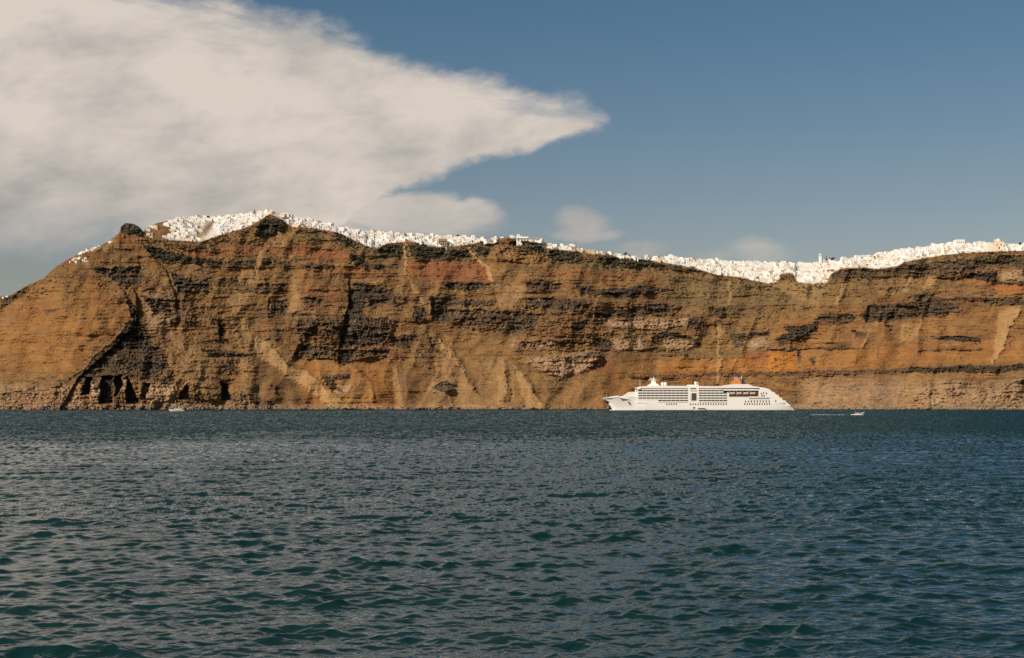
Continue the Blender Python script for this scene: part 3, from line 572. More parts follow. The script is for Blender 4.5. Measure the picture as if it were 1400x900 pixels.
gully_ = np.exp(-((PXg - 283 + (PY - 312) * .9) / 7.0) ** 2) * (PY > 300)
band = sstep(fbm(PXg / 240, (wy + .015 * PXg) / 13, 3, .5, 43), -0.1, 0.35)          # rockier levels carry more ledges
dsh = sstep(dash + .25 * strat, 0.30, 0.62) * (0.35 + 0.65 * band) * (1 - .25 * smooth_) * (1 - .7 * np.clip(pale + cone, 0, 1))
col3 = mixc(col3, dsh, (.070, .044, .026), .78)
ln = fbm(PXg / 170, (wy * .6 + PY * .4 + .012 * PXg) / 2.3, 2, .5, 70)
lk = sstep(fbm(PXg / 60, PY / 22, 3, .5, 71), .0, .38) * (1 - .85 * np.clip(cone + pale, 0, 1)) * (1 - .45 * smooth_)
col3 = mixc(col3, sstep(ln, .26, .48) * lk, (.078, .046, .028), .62)
col3 = mixc(col3, sstep(-ln, .30, .52) * lk, (.30, .185, .085), .42)
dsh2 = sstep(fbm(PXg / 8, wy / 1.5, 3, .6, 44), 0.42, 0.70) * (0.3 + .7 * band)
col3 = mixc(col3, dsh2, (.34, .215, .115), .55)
gapn = sstep(-fbm(PXg / 15, PY / 6, 2, .5, 63), .30, .5)
plaster = town * (1 - gapn) * (1 - .9 * gully_) * (px1 > 234)[None, :] * sstep(fbm(PXg / 6, PY / 2.5, 3, 0.6, 18), -0.55, -0.15)
col3 = mixc(col3, plaster, (.76, .69, .60), .92)
col3 = col3 * (1 + 0.13 * fine[..., None] + 0.08 * strat[..., None])
col3 = mixc(col3, sstep(PY, 558.6, 559.6), (.060, .048, .034), .7)          # wet band at the waterline
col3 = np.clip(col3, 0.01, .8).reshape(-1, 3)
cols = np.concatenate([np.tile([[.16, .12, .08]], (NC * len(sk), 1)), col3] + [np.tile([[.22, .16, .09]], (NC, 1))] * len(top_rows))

m_rock, t, b = node_mat('layered volcanic rock')
at = t.new('ShaderNodeAttribute', attribute_name='rock_shade_colour')
geo = t.new('ShaderNodeNewGeometry')
n1 = t.noise(geo.outputs['Position'], 0.35, 6, 0.65)
mp = t.new('ShaderNodeMapping'); t.l.new(geo.outputs['Position'], mp.inputs[0]); mp.inputs['Scale'].default_value = (0.05, 0.05, 0.9)
n2 = t.noise(mp.outputs[0], 1.0, 5, 0.65, 0.4)
v1 = t.math('ADD', t.lin(n1, 0.25, 0.75, 0.80, 1.20), t.lin(n2, 0.25, 0.75, -0.12, 0.12))
vm = t.new('ShaderNodeVectorMath', operation='SCALE'); t.l.new(at.outputs['Color'], vm.inputs[0]); t.l.new(v1, vm.inputs['Scale'])
t.l.new(vm.outputs[0], b.inputs['Base Color'])
b.inputs['Roughness'].default_value = 0.95
b.inputs['Specular IOR Level'].default_value = 0.15
bp = t.new('ShaderNodeBump'); bp.inputs['Distance'].default_value = 2.2; bp.inputs['Strength'].default_value = 0.8
t.l.new(t.math('ADD', n1, t.math('MULTIPLY', n2, 0.5)), bp.inputs['Height']); t.l.new(bp.outputs[0], b.inputs['Normal'])
cliff = grid_mesh('cliff', V, nrow, NC, m_rock, {'rock_shade_colour': cols})
tag(cliff, kind='structure')

def ground_at(px, py):
    """point of the wall at an image column and row"""
    c = int(np.clip(round((px - PX0) / (PX1 - PX0) * (NC - 1)), 0, NC - 1))
    r = (py - SHORE) / (ridge[c] - SHORE) * (NR - 1)
    r = int(np.clip(round(r), 0, NR - 1))
    return Vector((X_[r, c], Y_[r, c], Z_[r, c]))
# ------------------------------------------------------------------ the sea
def build_sea():
    rng = np.random.default_rng(5)
    dense = np.linspace(R(-24), R(24), 1500)
    coarse = np.linspace(R(24), R(336), 64)[1:-1]
    angs = np.concatenate([dense, coarse, [R(336)]])
    FK = EYE * FPX
    s = np.linspace(FK / 34.0, FK / 2300.0, 1250)          # even steps in apparent depth
    r = np.concatenate([[0.5, 4, 10, 18, 26, 31], FK / s, [2600, 3200, 4500, 8000, 16000, 40000]])
    dr = np.gradient(r)
    A_, R_ = np.meshgrid(angs, r, indexing='xy')
    X = R_ * np.sin(A_); Y = R_ * np.cos(A_)
    dR = np.broadcast_to(dr[:, None], X.shape)
    Zt = np.zeros(X.shape, np.float32); SX = Zt.copy(); SY = Zt.copy(); DX = Zt.copy(); DY = Zt.copy()
    nd = len(dense)
    lams = np.geomspace(0.20, 15.0, 100)
    Xs = X[:, :nd].astype(np.float32); Ys = Y[:, :nd].astype(np.float32)
    lost = np.zeros(len(r), np.float32)
    # gusty patches
    gust = 1.0 + 0.35 * fbm(Xs / 50.0, Ys / 80.0, 3, 0.5, 31)
    gust = gust * (1.0 + 0.7 * sstep(Ys + 50 * fbm(Xs / 90.0, Ys / 160.0, 3, .5, 33), 265, 345))   # rougher water further out
    gust = gust * (1 + .28 * sstep(Ys, 70, 120) * (1 - sstep(Ys, 240, 300)))
    env = 0.62 + 0.75 * sstep(fbm(Xs / 3.2, Ys / 2.2, 2, 0.5, 35), -0.05, 0.55)    # steeper wavelets come in groups
    for lam in lams:
        lam *= rng.uniform(.93, 1.07)
        k = 2 * math.pi / lam
        th = R(-78) + rng.normal(0, R(30 if lam < 3 else 20))   # the breeze runs towards the viewer
        st = (0.030 if lam < 0.6 else 0.050) * (1.0 if lam < 1.6 else (1.6 / lam) ** 0.95)
        amp = st / k
        gg = gust * env if lam > 0.6 and lam < 4 else gust
        f = np.clip((lam / (2.6 * dr) - 0.6) / 0.8, 0, 1).astype(np.float32)
        lost += (1 - f ** 2) * st * st / 2
        # the part of this wave too short for the mesh lives on as a slope
        g_ = (1 - f)
        if g_.max() > 0:
            ph = (k * math.cos(th)) * Xs + (k * math.sin(th)) * Ys + rng.uniform(0, 6.28)
            sn = np.sin(ph) * (g_[:, None] * gg) * st
            SX[:, :nd] -= math.cos(th) * sn; SY[:, :nd] -= math.sin(th) * sn
        rows = np.where(f > 0)[0]
        if len(rows) == 0: continue
        r0, r1 = rows.min(), rows.max() + 1
        ph = (k * math.cos(th)) * Xs[r0:r1] + (k * math.sin(th)) * Ys[r0:r1] + rng.uniform(0, 6.28)
        fr = f[r0:r1, None] * gg[r0:r1]
        Zt[r0:r1, :nd] += amp * np.cos(ph) * fr
        q = 0.9 * amp
        sn = np.sin(ph) * fr
        DX[r0:r1, :nd] -= q * math.cos(th) * sn; DY[r0:r1, :nd] -= q * math.sin(th) * sn
    taper = np.ones(nd, np.float32); taper[:20] = np.linspace(0, 1, 20); taper[-20:] = np.linspace(1, 0, 20)
    for arr in (Zt, DX, DY): arr[:, :nd] *= taper
    Zt[:6] = 0; DX[:6] = 0; DY[:6] = 0
    # slopes that face away are hidden behind the crests before them
    SR = SX * np.sin(A_) + SY * np.cos(A_); ST = SX * np.cos(A_) - SY * np.sin(A_)
    far = np.clip(np.broadcast_to((lost / lost.max())[:, None], X.shape) * 1.3, 0, 1)
    calm_ = 1 - .62 * sstep(Y, 290, 420); SR = SR * calm_; ST = ST * calm_
    floor_ = 0.04 + 0.27 * sstep(Y + 90 * fbm(X / 70.0, Y / 110.0, 4, .55, 33), 235, 420)
    SRv = 0.5 * (SR + np.sqrt(SR ** 2 + floor_)) * far + SR * (1 - far)
    SX = SRv * np.sin(A_) + ST * np.cos(A_); SY = SRv * np.cos(A_) - ST * np.sin(A_)
    slope = np.stack([SX * .5 + .5, SY * .5 + .5, SX * 0], 2).reshape(-1, 3)
    print('slope rms', SR.std(), 'lost', lost.max())
    V = np.stack([X + DX, Y + DY, Zt], 2).reshape(-1, 3)
    lostv = np.broadcast_to(lost[:, None], X.shape).reshape(-1)
    m, t, b = node_mat('deep sea water')
    at = t.new('ShaderNodeAttribute', attribute_name='wave_slope')
    g = t.new('ShaderNodeNewGeometry')
    b.inputs['Base Color'].default_value = (0.0025, 0.0225, 0.0245, 1)
    b.inputs['IOR'].default_value = 1.333
    b.inputs['Roughness'].default_value = 0.02
    mp = t.new('ShaderNodeMapping'); t.l.new(g.outputs['Position'], mp.inputs[0]); mp.inputs['Scale'].default_value = (0.8, 1.1, 1.0)
    n1 = t.noise(mp.outputs[0], 4.5, 3, 0.6, 0.3, True)
    cs = t.new('ShaderNodeVectorMath', operation='SUBTRACT'); t.l.new(n1, cs.inputs[0]); cs.inputs[1].default_value = (.5, .40, .5)
    cs2 = t.new('ShaderNodeVectorMath', operation='MULTIPLY'); t.l.new(cs.outputs[0], cs2.inputs[0]); cs2.inputs[1].default_value = (-0.10, -0.18, 0)
    sl = t.new('ShaderNodeVectorMath', operation='MULTIPLY_ADD'); t.l.new(at.outputs['Color'], sl.inputs[0]); sl.inputs[1].default_value = (-2 * SEA_K, -2 * SEA_K, 0); sl.inputs[2].default_value = (SEA_K, SEA_K, 0)
    s1 = t.new('ShaderNodeVectorMath', operation='ADD'); t.l.new(g.outputs['Normal'], s1.inputs[0]); t.l.new(sl.outputs[0], s1.inputs[1])
    s2 = t.new('ShaderNodeVectorMath', operation='ADD'); t.l.new(s1.outputs[0], s2.inputs[0]); t.l.new(cs2.outputs[0], s2.inputs[1])
    nn = t.new('ShaderNodeVectorMath', operation='NORMALIZE'); t.l.new(s2.outputs[0], nn.inputs[0])
    t.l.new(nn.outputs[0], b.inputs['Normal'])
    o = grid_mesh('sea', V, len(r), len(angs), m, {'wave_slope': slope})
    tag(o, kind='structure')
SEA_K = 1.0
build_sea()
# ------------------------------------------------------------------ paints
m_white = simple('white ship paint', (.87, .835, .78), 0.45, .03, .2)
m_glass = simple('dark window glass', (.075, .070, .062), 0.12, .1, 1)
m_rail = simple('balcony glass', (.54, .48, .40), 0.3, .08, .8)
m_orange = simple('orange funnel paint', (.60, .20, .025), 0.5, .05, .3)
m_navy = simple('navy blue paint', (.02, .03, .075), 0.5, .1, .3)
m_teak = simple('teak deck', (.36, .24, .15), 0.8, .15, .5)
m_boot = simple('grey antifouling paint', (.16, .16, .17), 0.6, .1, .3)
m_lifeb = simple('orange lifeboat plastic', (.42, .25, .15), 0.5, .08, .5)
m_pole = simple('painted steel mast', (.70, .69, .66), 0.5, .05, .4)

# ------------------------------------------------------------------ the cruise ship
SHIP_Y = 1512.0
SC = SHIP_Y / FPX
def sx(px): return (px - 955) * SC
def sz(py): return (562.0 - py) * SC * 1.0
ship = empty('cruise_ship', ((955 - 700) * SC * 1.0, SHIP_Y, 0.0))
tag(ship, 'large white cruise ship with orange and navy funnel anchored under the cliff', 'cruise ship')
BEAM = 13.0

def hull_mesh():
    # stations from the bow (left) to the stern (right): x, half breadth at the waterline, at the knuckle, at deck, deck height
    st = [(824, 0.0, 0.1, .5, 545.0), (829, 0.0, .8, 2.6, 544.6), (835, 0.1, 2.2, 5.4, 544.0), (839, .6, 3.4, 7.2, 543.6), (845, 2.2, 5.4, 9.2, 543.2), (852, 4.4, 7.6, 11.0, 543.2), (862, 7.4, 10.4, 12.4, 543.4), (869.4, 9.6, 11.9, 12.8, 543.9), (871.2, 10.0, 12.1, 12.9, 551.0),
          (888, 12.2, 13.0, 13.0, 551.8), (905, 13, 13, 13, 551.8), (950, 13, 13, 13, 551.8), (1000, 13, 13, 13, 551.8), (1030, 13, 13, 13, 551.2), (1050, 12.6, 13, 13, 550.6), (1062, 12.0, 12.6, 12.8, 550.4), (1070, 11.2, 12.0, 12.2, 552.0), (1077, 9.8, 11.0, 11.4, 556.8), (1083, 8.5, 9.4, 9.6, 561.0)]
    zs = [-3.0, 0.0, 0.3, 0.65, 1.0]
    v = []; ring = []
    for (px, bw, bk, bd, dy) in st:
        h = sz(dy); x = sx(px)
        # raked stem: keep the forward stations clear of the water
        low = {824: sz(546.6), 829: sz(551.2), 835: sz(556.5)}.get(px, -3.0)
        pts = []
        for fz, b in ((0.0, bw * .9), (0.22, bw), (0.45, bw + (bk - bw) * .55), (0.72, bk + (bd - bk) * .2), (1.0, bd)):
            z = low + (h - low) * fz
            xx = x
            pts.append((xx, b, z))
        ring.append(pts)
    mb = MB(); n = 5
    for i in range(len(ring) - 1):
        for j in range(n - 1):
            a, b_, c, d = ring[i][j], ring[i + 1][j], ring[i + 1][j + 1], ring[i][j + 1]
            mb.quad([(a[0], -a[1], a[2]), (b_[0], -b_[1], b_[2]), (c[0], -c[1], c[2]), (d[0], -d[1], d[2])])
            mb.quad([(d[0], d[1], d[2]), (c[0], c[1], c[2]), (b_[0], b_[1], b_[2]), (a[0], a[1], a[2])])
        # deck and bottom
        d, c = ring[i][n - 1], ring[i + 1][n - 1]
        mb.quad([(d[0], -d[1], d[2] - .9), (c[0], -c[1], c[2] - .9), (c[0], c[1], c[2] - .9), (d[0], d[1], d[2] - .9)])
    s0 = ring[-1]
    for j in range(n - 1):
        mb.quad([(s0[j][0], -s0[j][1], s0[j][2]), (s0[j][0], s0[j][1], s0[j][2]), (s0[j + 1][0], s0[j + 1][1], s0[j + 1][2]), (s0[j + 1][0], -s0[j + 1][1], s0[j + 1][2])])
    # merge
    me = bpy.data.meshes.new('hull'); me.from_pydata(mb.v, [], mb.f); me.materials.append(m_white)
    bm = bmesh.new(); bm.from_mesh(me); bmesh.ops.remove_doubles(bm, verts=bm.verts, dist=0.02)
    bmesh.ops.recalc_face_normals(bm, faces=bm.faces); bm.to_mesh(me); bm.free()
    me.polygons.foreach_set('use_smooth', [True] * len(me.polygons)); me.set_sharp_from_angle(angle=R(38))
    return link_mesh('hull', me, ship)
hull = hull_mesh()
mb = MB(); mb.tube((sx(834), 0, -0.6), (sx(850), 0, -0.9), 1.0, 1.6, 10); mb.dome((sx(834), 0, -.6), 1.0, n=10, lo=-1.4)
mb.build('bulbous_bow', m_white, ship, True)
mb = MB(); mb.box(sx(880), sx(1078), -BEAM - .06, -BEAM + .4, -.6, .35); mb.build('waterline_stripe', m_boot, hull)

# superstructure, stepped: (x0, x1, z0, z1, half breadth)
mb = MB()
mb.prism([(sx(846), sz(545.2)), (sx(851), sz(543.0)), (sx(860), sz(537.4)), (sx(872), sz(536.6)), (sx(872), sz(552.5)), (sx(862), sz(548))], -BEAM + 1.6, BEAM - 1.6)
mb.build('forward_block', m_white, ship)
mb = MB()
W = BEAM - 1.7
mb.box(sx(870.5), sx(1050), -W, W, sz(552.2), sz(545.5))
mb.box(sx(870.5), sx(1046), -W + .1, W - .1, sz(545.5), sz(533.5))
mb.box(sx(872), sx(1032), -W + .2, W - .2, sz(533.5), sz(531.2))
mb.build('superstructure', m_glass, ship)

def balconies(x0, x1, py_top, h=1.15, name='balcony_deck', step=4.2, glass=True):
    """a projecting deck slab with its parapet and the dividers below it"""
    mb = MB(); z = sz(py_top)
    for s_ in (-1,):
        ya, yb = sorted((s_ * (BEAM), s_ * (W - .3)))
        mb.box(sx(x0), sx(x1), ya, yb, z - .32, z - .02)
        ya, yb = sorted((s_ * BEAM, s_ * (BEAM - .12)))
        mb.box(sx(x0), sx(x1), ya, yb, z, z + h * .55, 0)
        mb.box(sx(x0) + .02, sx(x1) - .02, ya + .02, yb - .02, z + h * .55, z + h, 1)
        n = max(1, int((sx(x1) - sx(x0)) / step))
        for k in range(n + 1):
            xx = sx(x0) + (sx(x1) - sx(x0)) * k / n
            ya, yb = sorted((s_ * (BEAM - .13), s_ * (W - .3)))
            mb.box(xx - .12, xx + .12, ya, yb, z, z + 2.5, 0)
    return mb.build(name, [m_white, m_rail], ship)
ROWS = [537.6, 541.0, 544.3, 547.6]
for r_ in ROWS:
    balconies(871, 938.5, r_); balconies(953, 991.5 if r_ > 538 else 986, r_)
balconies(898, 938.5, 550.9); balconies(953, 991.5, 550.9)
balconies(1021, 1049, 547.6)
# white shell plating between and round the balcony fields (3 mm proud of the dark core, flush sides of the hull)
def plate(x0, x1, y0, y1, b=BEAM - .02):
    for s_ in (-1, 1):
        mb = MB()
        ya, yb = sorted((s_ * b, s_ * (W - .2)))
        mb.box(sx(x0), sx(x1), ya, yb, sz(y1), sz(y0)); mb.build('side_plating', m_white, ship)
plate(869.6, 871, 532.2, 552.6); plate(871, 898, 548.2, 552.6)
plate(938.5, 941.5, 532.0, 552.4); plate(950, 953, 532.0, 552.4); plate(941.5, 950, 533.6, 538.8); plate(941.5, 950, 549.8, 552.4)
plate(991.5, 1021, 544.2, 552.4); plate(991.5, 994, 538, 544.2); plate(1021, 1049, 548.4, 552.0); plate(1021, 1036, 543.6, 545.2)
plate(986, 1034, 533.4, 535.3)
for s_ in (-1, 1):
    mb = MB(); ya, yb = sorted((s_ * (BEAM - .05), s_ * (W - .2)))
    mb.prism([(sx(1034.1), sz(545.2)), (sx(1034.1), sz(535.4)), (sx(1036), sz(532.2)), (sx(1047), sz(533.0)), (sx(1051), sz(535.8)), (sx(1056), sz(539.4)), (sx(1061), sz(543.0)), (sx(1063), sz(545.2))], ya, yb)
    mb.build('side_plating', m_white, ship)
    mb = MB(); mb.prism([(sx(1049), sz(552.2)), (sx(1049), sz(545.25)), (sx(1063), sz(545.25)), (sx(1068.5), sz(549.8)), (sx(1070), sz(552.2))], ya, yb); mb.build('side_plating', m_white, ship)
# roofs
mb = MB()
mb.prism([(sx(868.6), sz(532.2)), (sx(868.6), sz(531.3)), (sx(876), sz(529.8)), (sx(893), sz(528.8)), (sx(985), sz(529.6)), (sx(992), sz(527.9)), (sx(1000), sz(526.8)), (sx(1020), sz(526.6)), (sx(1026), sz(529.2)), (sx(1036), sz(530.6)), (sx(1050), sz(533.6)), (sx(1036), sz(533.6)), (sx(1036), sz(532.0))], -BEAM + .4, BEAM - .4)
mb.build('top_deck', m_white, ship)
mb = MB()
for x0, x1 in ((871, 938), (953, 985)):
    mb.box(sx(x0), sx(x1), -BEAM + .1, BEAM - .1, sz(534.4), sz(533.1))
    mb.box(sx(x0), sx(x1), -BEAM - .0, BEAM, sz(537.4) + 1.9, sz(534.8))
mb.build('upper_gallery', m_white, ship)
# bridge wings
for s_ in (-1, 1):
    mb = MB(); ya, yb = sorted((s_ * (BEAM - .2), s_ * (BEAM + 1.4)))
    mb.box(sx(870), sx(874), ya, yb, sz(533.6), sz(531.4)); o = mb.build('bridge_wing', m_white, ship)
# stern terraces, each one lower and further aft
mb0 = [(1036, 1050.5, 535.6, 533.0), (1044, 1056.4, 539.4, 536.4), (1048, 1061.6, 543.0, 540.2), (1054, 1066.2, 546.8, 543.8), (1058, 1070.6, 550.4, 547.6)]
for x0, x1, ylo, yhi in mb0:
    mb = MB(); hw = BEAM - 1.2
    mb.box(sx(x0), sx(x1), -hw, hw, sz(ylo), sz(ylo) + .3, 0, top=1)
    mb.box(sx(x0), sx(x1) - 5.5, -hw + .6, hw - .6, sz(ylo) + .3, sz(yhi) - .05, 0)
    mb.box(sx(x1) - .15, sx(x1), -hw, hw, sz(ylo) + .3, sz(ylo) + 1.3, 0)
    for s_ in (-1, 1):
        ya, yb = sorted((s_ * hw, s_ * (hw - .15))); mb.box(sx(x1) - 5.5, sx(x1) - .16, ya, yb, sz(ylo) + .3, sz(ylo) + 1.3, 0)
    mb.build('stern_terrace', [m_white, m_teak], ship)
mb = MB(); mb.prism([(sx(1058), sz(552)), (sx(1067), sz(550.4)), (sx(1071), sz(550.4)), (sx(1078), sz(556.5)), (sx(1066), sz(556.5))], -BEAM + 1.0, BEAM - 1.0); mb.build('stern_slope', m_white, ship)

# atrium window, square
fr = MB(); fr.box(sx(941), sx(950.6), -BEAM - .12, -BEAM + .05, sz(549.6), sz(549.1)); fr.box(sx(941), sx(950.6), -BEAM - .12, -BEAM + .05, sz(538.9), sz(538.5))
fr.box(sx(941), sx(943.3), -BEAM - .12, -BEAM + .05, sz(549.1), sz(538.9)); fr.box(sx(949.9), sx(950.6), -BEAM - .12, -BEAM + .05, sz(549.1), sz(538.9))
atr = fr.build('atrium_window', m_white, ship)
g_ = MB(); g_.box(sx(943.3), sx(949.9), -BEAM + .2, -BEAM + .35, sz(549.1), sz(538.9)); g_.build('glass', m_glass, atr)
# gallery windows beside it
for k in range(3):
    g_ = MB(); g_.box(sx(941.9), sx(942.8), -BEAM - .16, -BEAM - .1, sz(548.6 - 3.3 * k), sz(546.7 - 3.3 * k)); g_.build('window', m_glass, ship)
for k in range(6):
    g_ = MB(); x = 941.8 + k * 1.5; g_.box(sx(x), sx(x + .9), -BEAM - .02, -BEAM + .06, sz(536.6), sz(535.2)); g_.build('window', m_glass, ship)

# rows of hull windows
wm = MB(); wm.box(-.55, .55, -.12, .08, -.95, .95); proto_win = None
def hull_window(px, py):
    global proto_win
    if proto_win is None:
        proto_win = wm.build('window', m_glass, ship); o = proto_win
    else:
        o = proto_win.copy(); C.objects.link(o); o.parent = ship
    o.location = (sx(px), -BEAM, sz(py))
for k in range(5): hull_window(909.5 + 3.2 * k, 553.8)
for k in range(15): hull_window(941.5 + 3.45 * k, 553.8)
for k in range(11): hull_window(1015 + 3.35 * k, 553.6)
for k in range(9): hull_window(1016 + 4.0 * k, 550.2)
for x, y in ((1057, 549.5), (1037.5, 539.5), (1040.5, 538.6), (1038.5, 542.5), (1041.3, 542.3), (1044.6, 539.3)): hull_window(x, y)
# promenade recess with lifeboats
mb = MB(); mb.box(sx(994), sx(1034), -W - .9, -W - .02, sz(543.9), sz(543.6)); mb.box(sx(994), sx(1034), -W - .75, -W - .6, sz(543.6), sz(542.9))
for k in range(9): mb.box(sx(994 + 5 * k) - .14, sx(994 + 5 * k) + .14, -W - .9, -W - .3, sz(543.6), sz(535.6))
mb.build('promenade_deck', m_teak, ship)
for k in range(4):
    x = sx(998.5 + 9.2 * k)
    mb = MB()
    rr_ = [(-3.6, .15), (-2.9, .85), (-1.2, 1.15), (1.2, 1.15), (2.9, .85), (3.6, .15)]
    for (a, ra), (b_, rb) in zip(rr_, rr_[1:]): mb.tube((x + a, -W - 1.1, sz(539.9)), (x + b_, -W - 1.1, sz(539.9)), ra, rb, 8, caps=False)
    lb = mb.build('lifeboat', m_lifeb, ship, True)
    mb = MB(); mb.box(x - 2.4, x + 2.4, -W - 1.6, -W - .6, sz(539.9) + .5, sz(539.9) + 1.5); mb.build('canopy', m_white, lb)
    for a in (-2.4, 2.4):
        mb = MB(); mb.tube((x + a, -W - .2, sz(536)), (x + a, -W - 1.2, sz(537.6)), .16, .12, 6); mb.build('davit', m_white, ship)
# funnel with wing
fu = MB(); fu.prism([(sx(999.6), sz(526.7)), (sx(1001), sz(523.2)), (sx(1003), sz(521.4)), (sx(1012.2), sz(521.2)), (sx(1012.2), sz(526.7))], -4.6, 4.6); fu_o = fu.build('funnel', m_orange, ship)
fu = MB(); fu.prism([(sx(1012.25), sz(526.7)), (sx(1012.25), sz(520.2)), (sx(1014.5), sz(519.4)), (sx(1016.4), sz(521.2)), (sx(1017.8), sz(526.7))], -4.6, 4.6); fu.build('navy_panel', m_navy, fu_o)
for k, (x, h) in enumerate(((1004.2, 517), (1007.0, 516.4), (1009.8, 517.2), (1013.2, 515.8))):
    p_ = MB(); p_.tube((sx(x), -1 + k * .6, sz(521.5)), (sx(x + .9), -1 + k * .6, sz(h)), .42, .34, 8); p_.build('exhaust_pipe', m_pole, fu_o)
# mast and domes
mb = MB()
mb.prism([(sx(885), sz(529.2)), (sx(888.6), sz(526.2)), (sx(898), sz(526.0)), (sx(901.5), sz(529.2))], -6, 6)
mb.prism([(sx(889.5), sz(526.3)), (sx(891.3), sz(519.6)), (sx(894.6), sz(519.6)), (sx(897), sz(526.3))], -1.6, 1.6)
mb.box(sx(887.2), sx(897.4), -2.2, 2.2, sz(521.2), sz(520.5)); mb.tube((sx(893.6), 0, sz(519.6)), (sx(894), 0, sz(516.6)), .5, .3, 8)
mast = mb.build('radar_mast', m_white, ship)
mb = MB(); mb.box(sx(888), sx(892.4), -.3, .3, sz(518.9), sz(518.4)); mb.tube((sx(890.2), 0, sz(520.5)), (sx(890.2), 0, sz(518.8)), .2, .2, 6); mb.build('radar_scanner', m_white, mast)
mb = MB()
for x in (873.3, 874.8): mb.tube((sx(x), -4, sz(530)), (sx(x), -4, sz(520.5)), .16, .09, 6)
mb.build('signal_mast', m_pole, ship)
def radome(px, y, zb, r):
    mb = MB(); z0 = sz(zb); mb.tube((sx(px), y, z0), (sx(px), y, z0 + r * .6), r * .7, r * .7, 10); mb.dome((sx(px), y, z0 + r * 1.1), r, n=14, rings=6, lo=-.9)
    mb.build('satellite_dome', m_white, ship, True)
radome(905, -5, 528.9, 1.9); radome(909, -5.5, 528.9, 1.9)
mb = MB(); mb.box(sx(940), sx(953.5), -9, 9, sz(529.6), sz(527.4)); mb.build('deckhouse', m_white, ship)
radome(950.2, -5, 527.5, 1.7); radome(953, -3, 527.5, 1.4)
mb = MB()
for k in range(7): mb.tube((sx(827 + 3.2 * k), -.5 - k * .9, sz(545.2)), (sx(827 + 3.2 * k), -.5 - k * .9, sz(543.3)), .07, .07, 5)
for s_ in (-1, 1): mb.tube((sx(833), s_ * 2.6, sz(544.4)), (sx(845), s_ * 6.5, sz(543.0)), .5, .5, 6)
mb.tube((sx(829), 0, sz(545.0)), (sx(829), 0, sz(539.9)), .16, .08, 6)
mb.build('foredeck_gear', m_white, ship)
mb = MB(); mb.tube((sx(858), -BEAM + 1.4, sz(551.2)), (sx(858), -BEAM + 3.6, sz(551.2)), .9, .9, 10); mb.build('anchor_pocket', m_boot, hull)
# gangway door
mb = MB(); mb.box(sx(945), sx(948), -BEAM - .03, -BEAM + .2, sz(560), sz(557.5)); mb.build('gangway_door', m_boot, hull)

# ------------------------------------------------------------------ tender alongside
def small_hull(L, B, H, mat, parent, name='hull', bow=1, mi_deck=None):
    n = 9; mb = MB(); ring = []
    for i in range(n):
        t_ = i / (n - 1); x = -L / 2 + L * t_
        b_ = B / 2 * (1 - max(0, (t_ - .55) / .45) ** 2.2) * (0.86 + .14 * min(1, t_ * 3)); h = H * (0.82 + 0.35 * t_ ** 2)
        kx = x + (0.10 * L * max(0, (t_ - .7) / .3) * -1)
        ring.append([(kx * bow, 0.0, -.35 * H), (kx * bow, b_ * .7, 0.0), (x * bow, b_, h)])
    for i in range(n - 1):
        for s_ in (1, -1):
            for j in range(2):
                q = [ring[i][j], ring[i + 1][j], ring[i + 1][j + 1], ring[i][j + 1]]
                mb.quad([(p[0], s_ * p[1], p[2]) for p in q])
        a, c = ring[i][2], ring[i + 1][2]
        mb.quad([(a[0], -a[1], a[2] - .12), (c[0], -c[1], c[2] - .12), (c[0], c[1], c[2] - .12), (a[0], a[1], a[2] - .12)])
    r0 = ring[0]; mb.quad([(r0[0][0], 0, r0[0][2]), r0[1], r0[2], (r0[2][0], -r0[2][1], r0[2][2]), (r0[1][0], -r0[1][1], r0[1][2])])
    return mb.build(name, mat, parent)
tender = empty('tender_boat', ((956.5 - 700) * (SHIP_Y - 19) / FPX, SHIP_Y - 19, 0.1))
tag(tender, 'small tender boat with dark hull lying alongside the white cruise ship', 'tender boat')
small_hull(14.5, 4.0, 1.3, m_white, tender, bow=-1)
mb = MB(); mb.box(-2.0, 5.6, -1.5, 1.5, 1.2, 1.35); mb.box(-1.8, 5.4, -1.35, 1.35, 1.35, 2.1, 0); mb.build('cabin_windows', m_glass, tender)
mb = MB(); mb.box(-2.4, 5.9, -1.65, 1.65, 2.1, 2.35); mb.build('roof', m_boot, tender)
mb = MB(); mb.box(4.6, 7.3, -2.05, -1.95, .2, 1.1); mb.build('fender_strip', m_boot, tender)

# ------------------------------------------------------------------ speedboat and its wake, right
m_maroon = simple('maroon canvas', (.13, .035, .045), 0.85, .1, 2)
m_pinkc = simple('faded pink cushions', (.58, .33, .32), 0.9, .1, 2)
m_foam = simple('sea foam', (.72, .74, .74), 0.9, .1, 1.5)
sbx, sby = (1174.5 - 700) * 930 / FPX, 930.0
spd = empty('speedboat', (sbx, sby, 0.15), R(4))
spd.rotation_euler = (0, R(-7), R(4))
tag(spd, 'small white speedboat with maroon canopy running right ahead of its wake', 'speedboat')
small_hull(7.6, 2.4, 1.0, m_white, spd, bow=1)
mb = MB(); mb.box(-2.6, -.4, -.85, .85, .85, 1.45); mb.box(-2.6, -2.3, -.85, .85, 1.45, 1.9); mb.build('seats', m_pinkc, spd)
mb = MB(); mb.prism([(-.2, .9), (.1, 1.75), (1.1, .95)], -.8, .8); mb.build('windscreen', m_glass, spd)
mb = MB()
for x in (-2.9, -1.6):
    for y in (-.9, .9): mb.tube((x, y, .85), (x - .1, y, 2.35), .05, .05, 6)
mb.box(-3.3, -1.3, -1.0, 1.0, 2.35, 2.5); mb.build('canopy', m_maroon, spd)
mb = MB(); mb.box(-4.3, -3.8, -.3, .3, .1, 1.3); mb.build('outboard_motor', m_boot, spd)
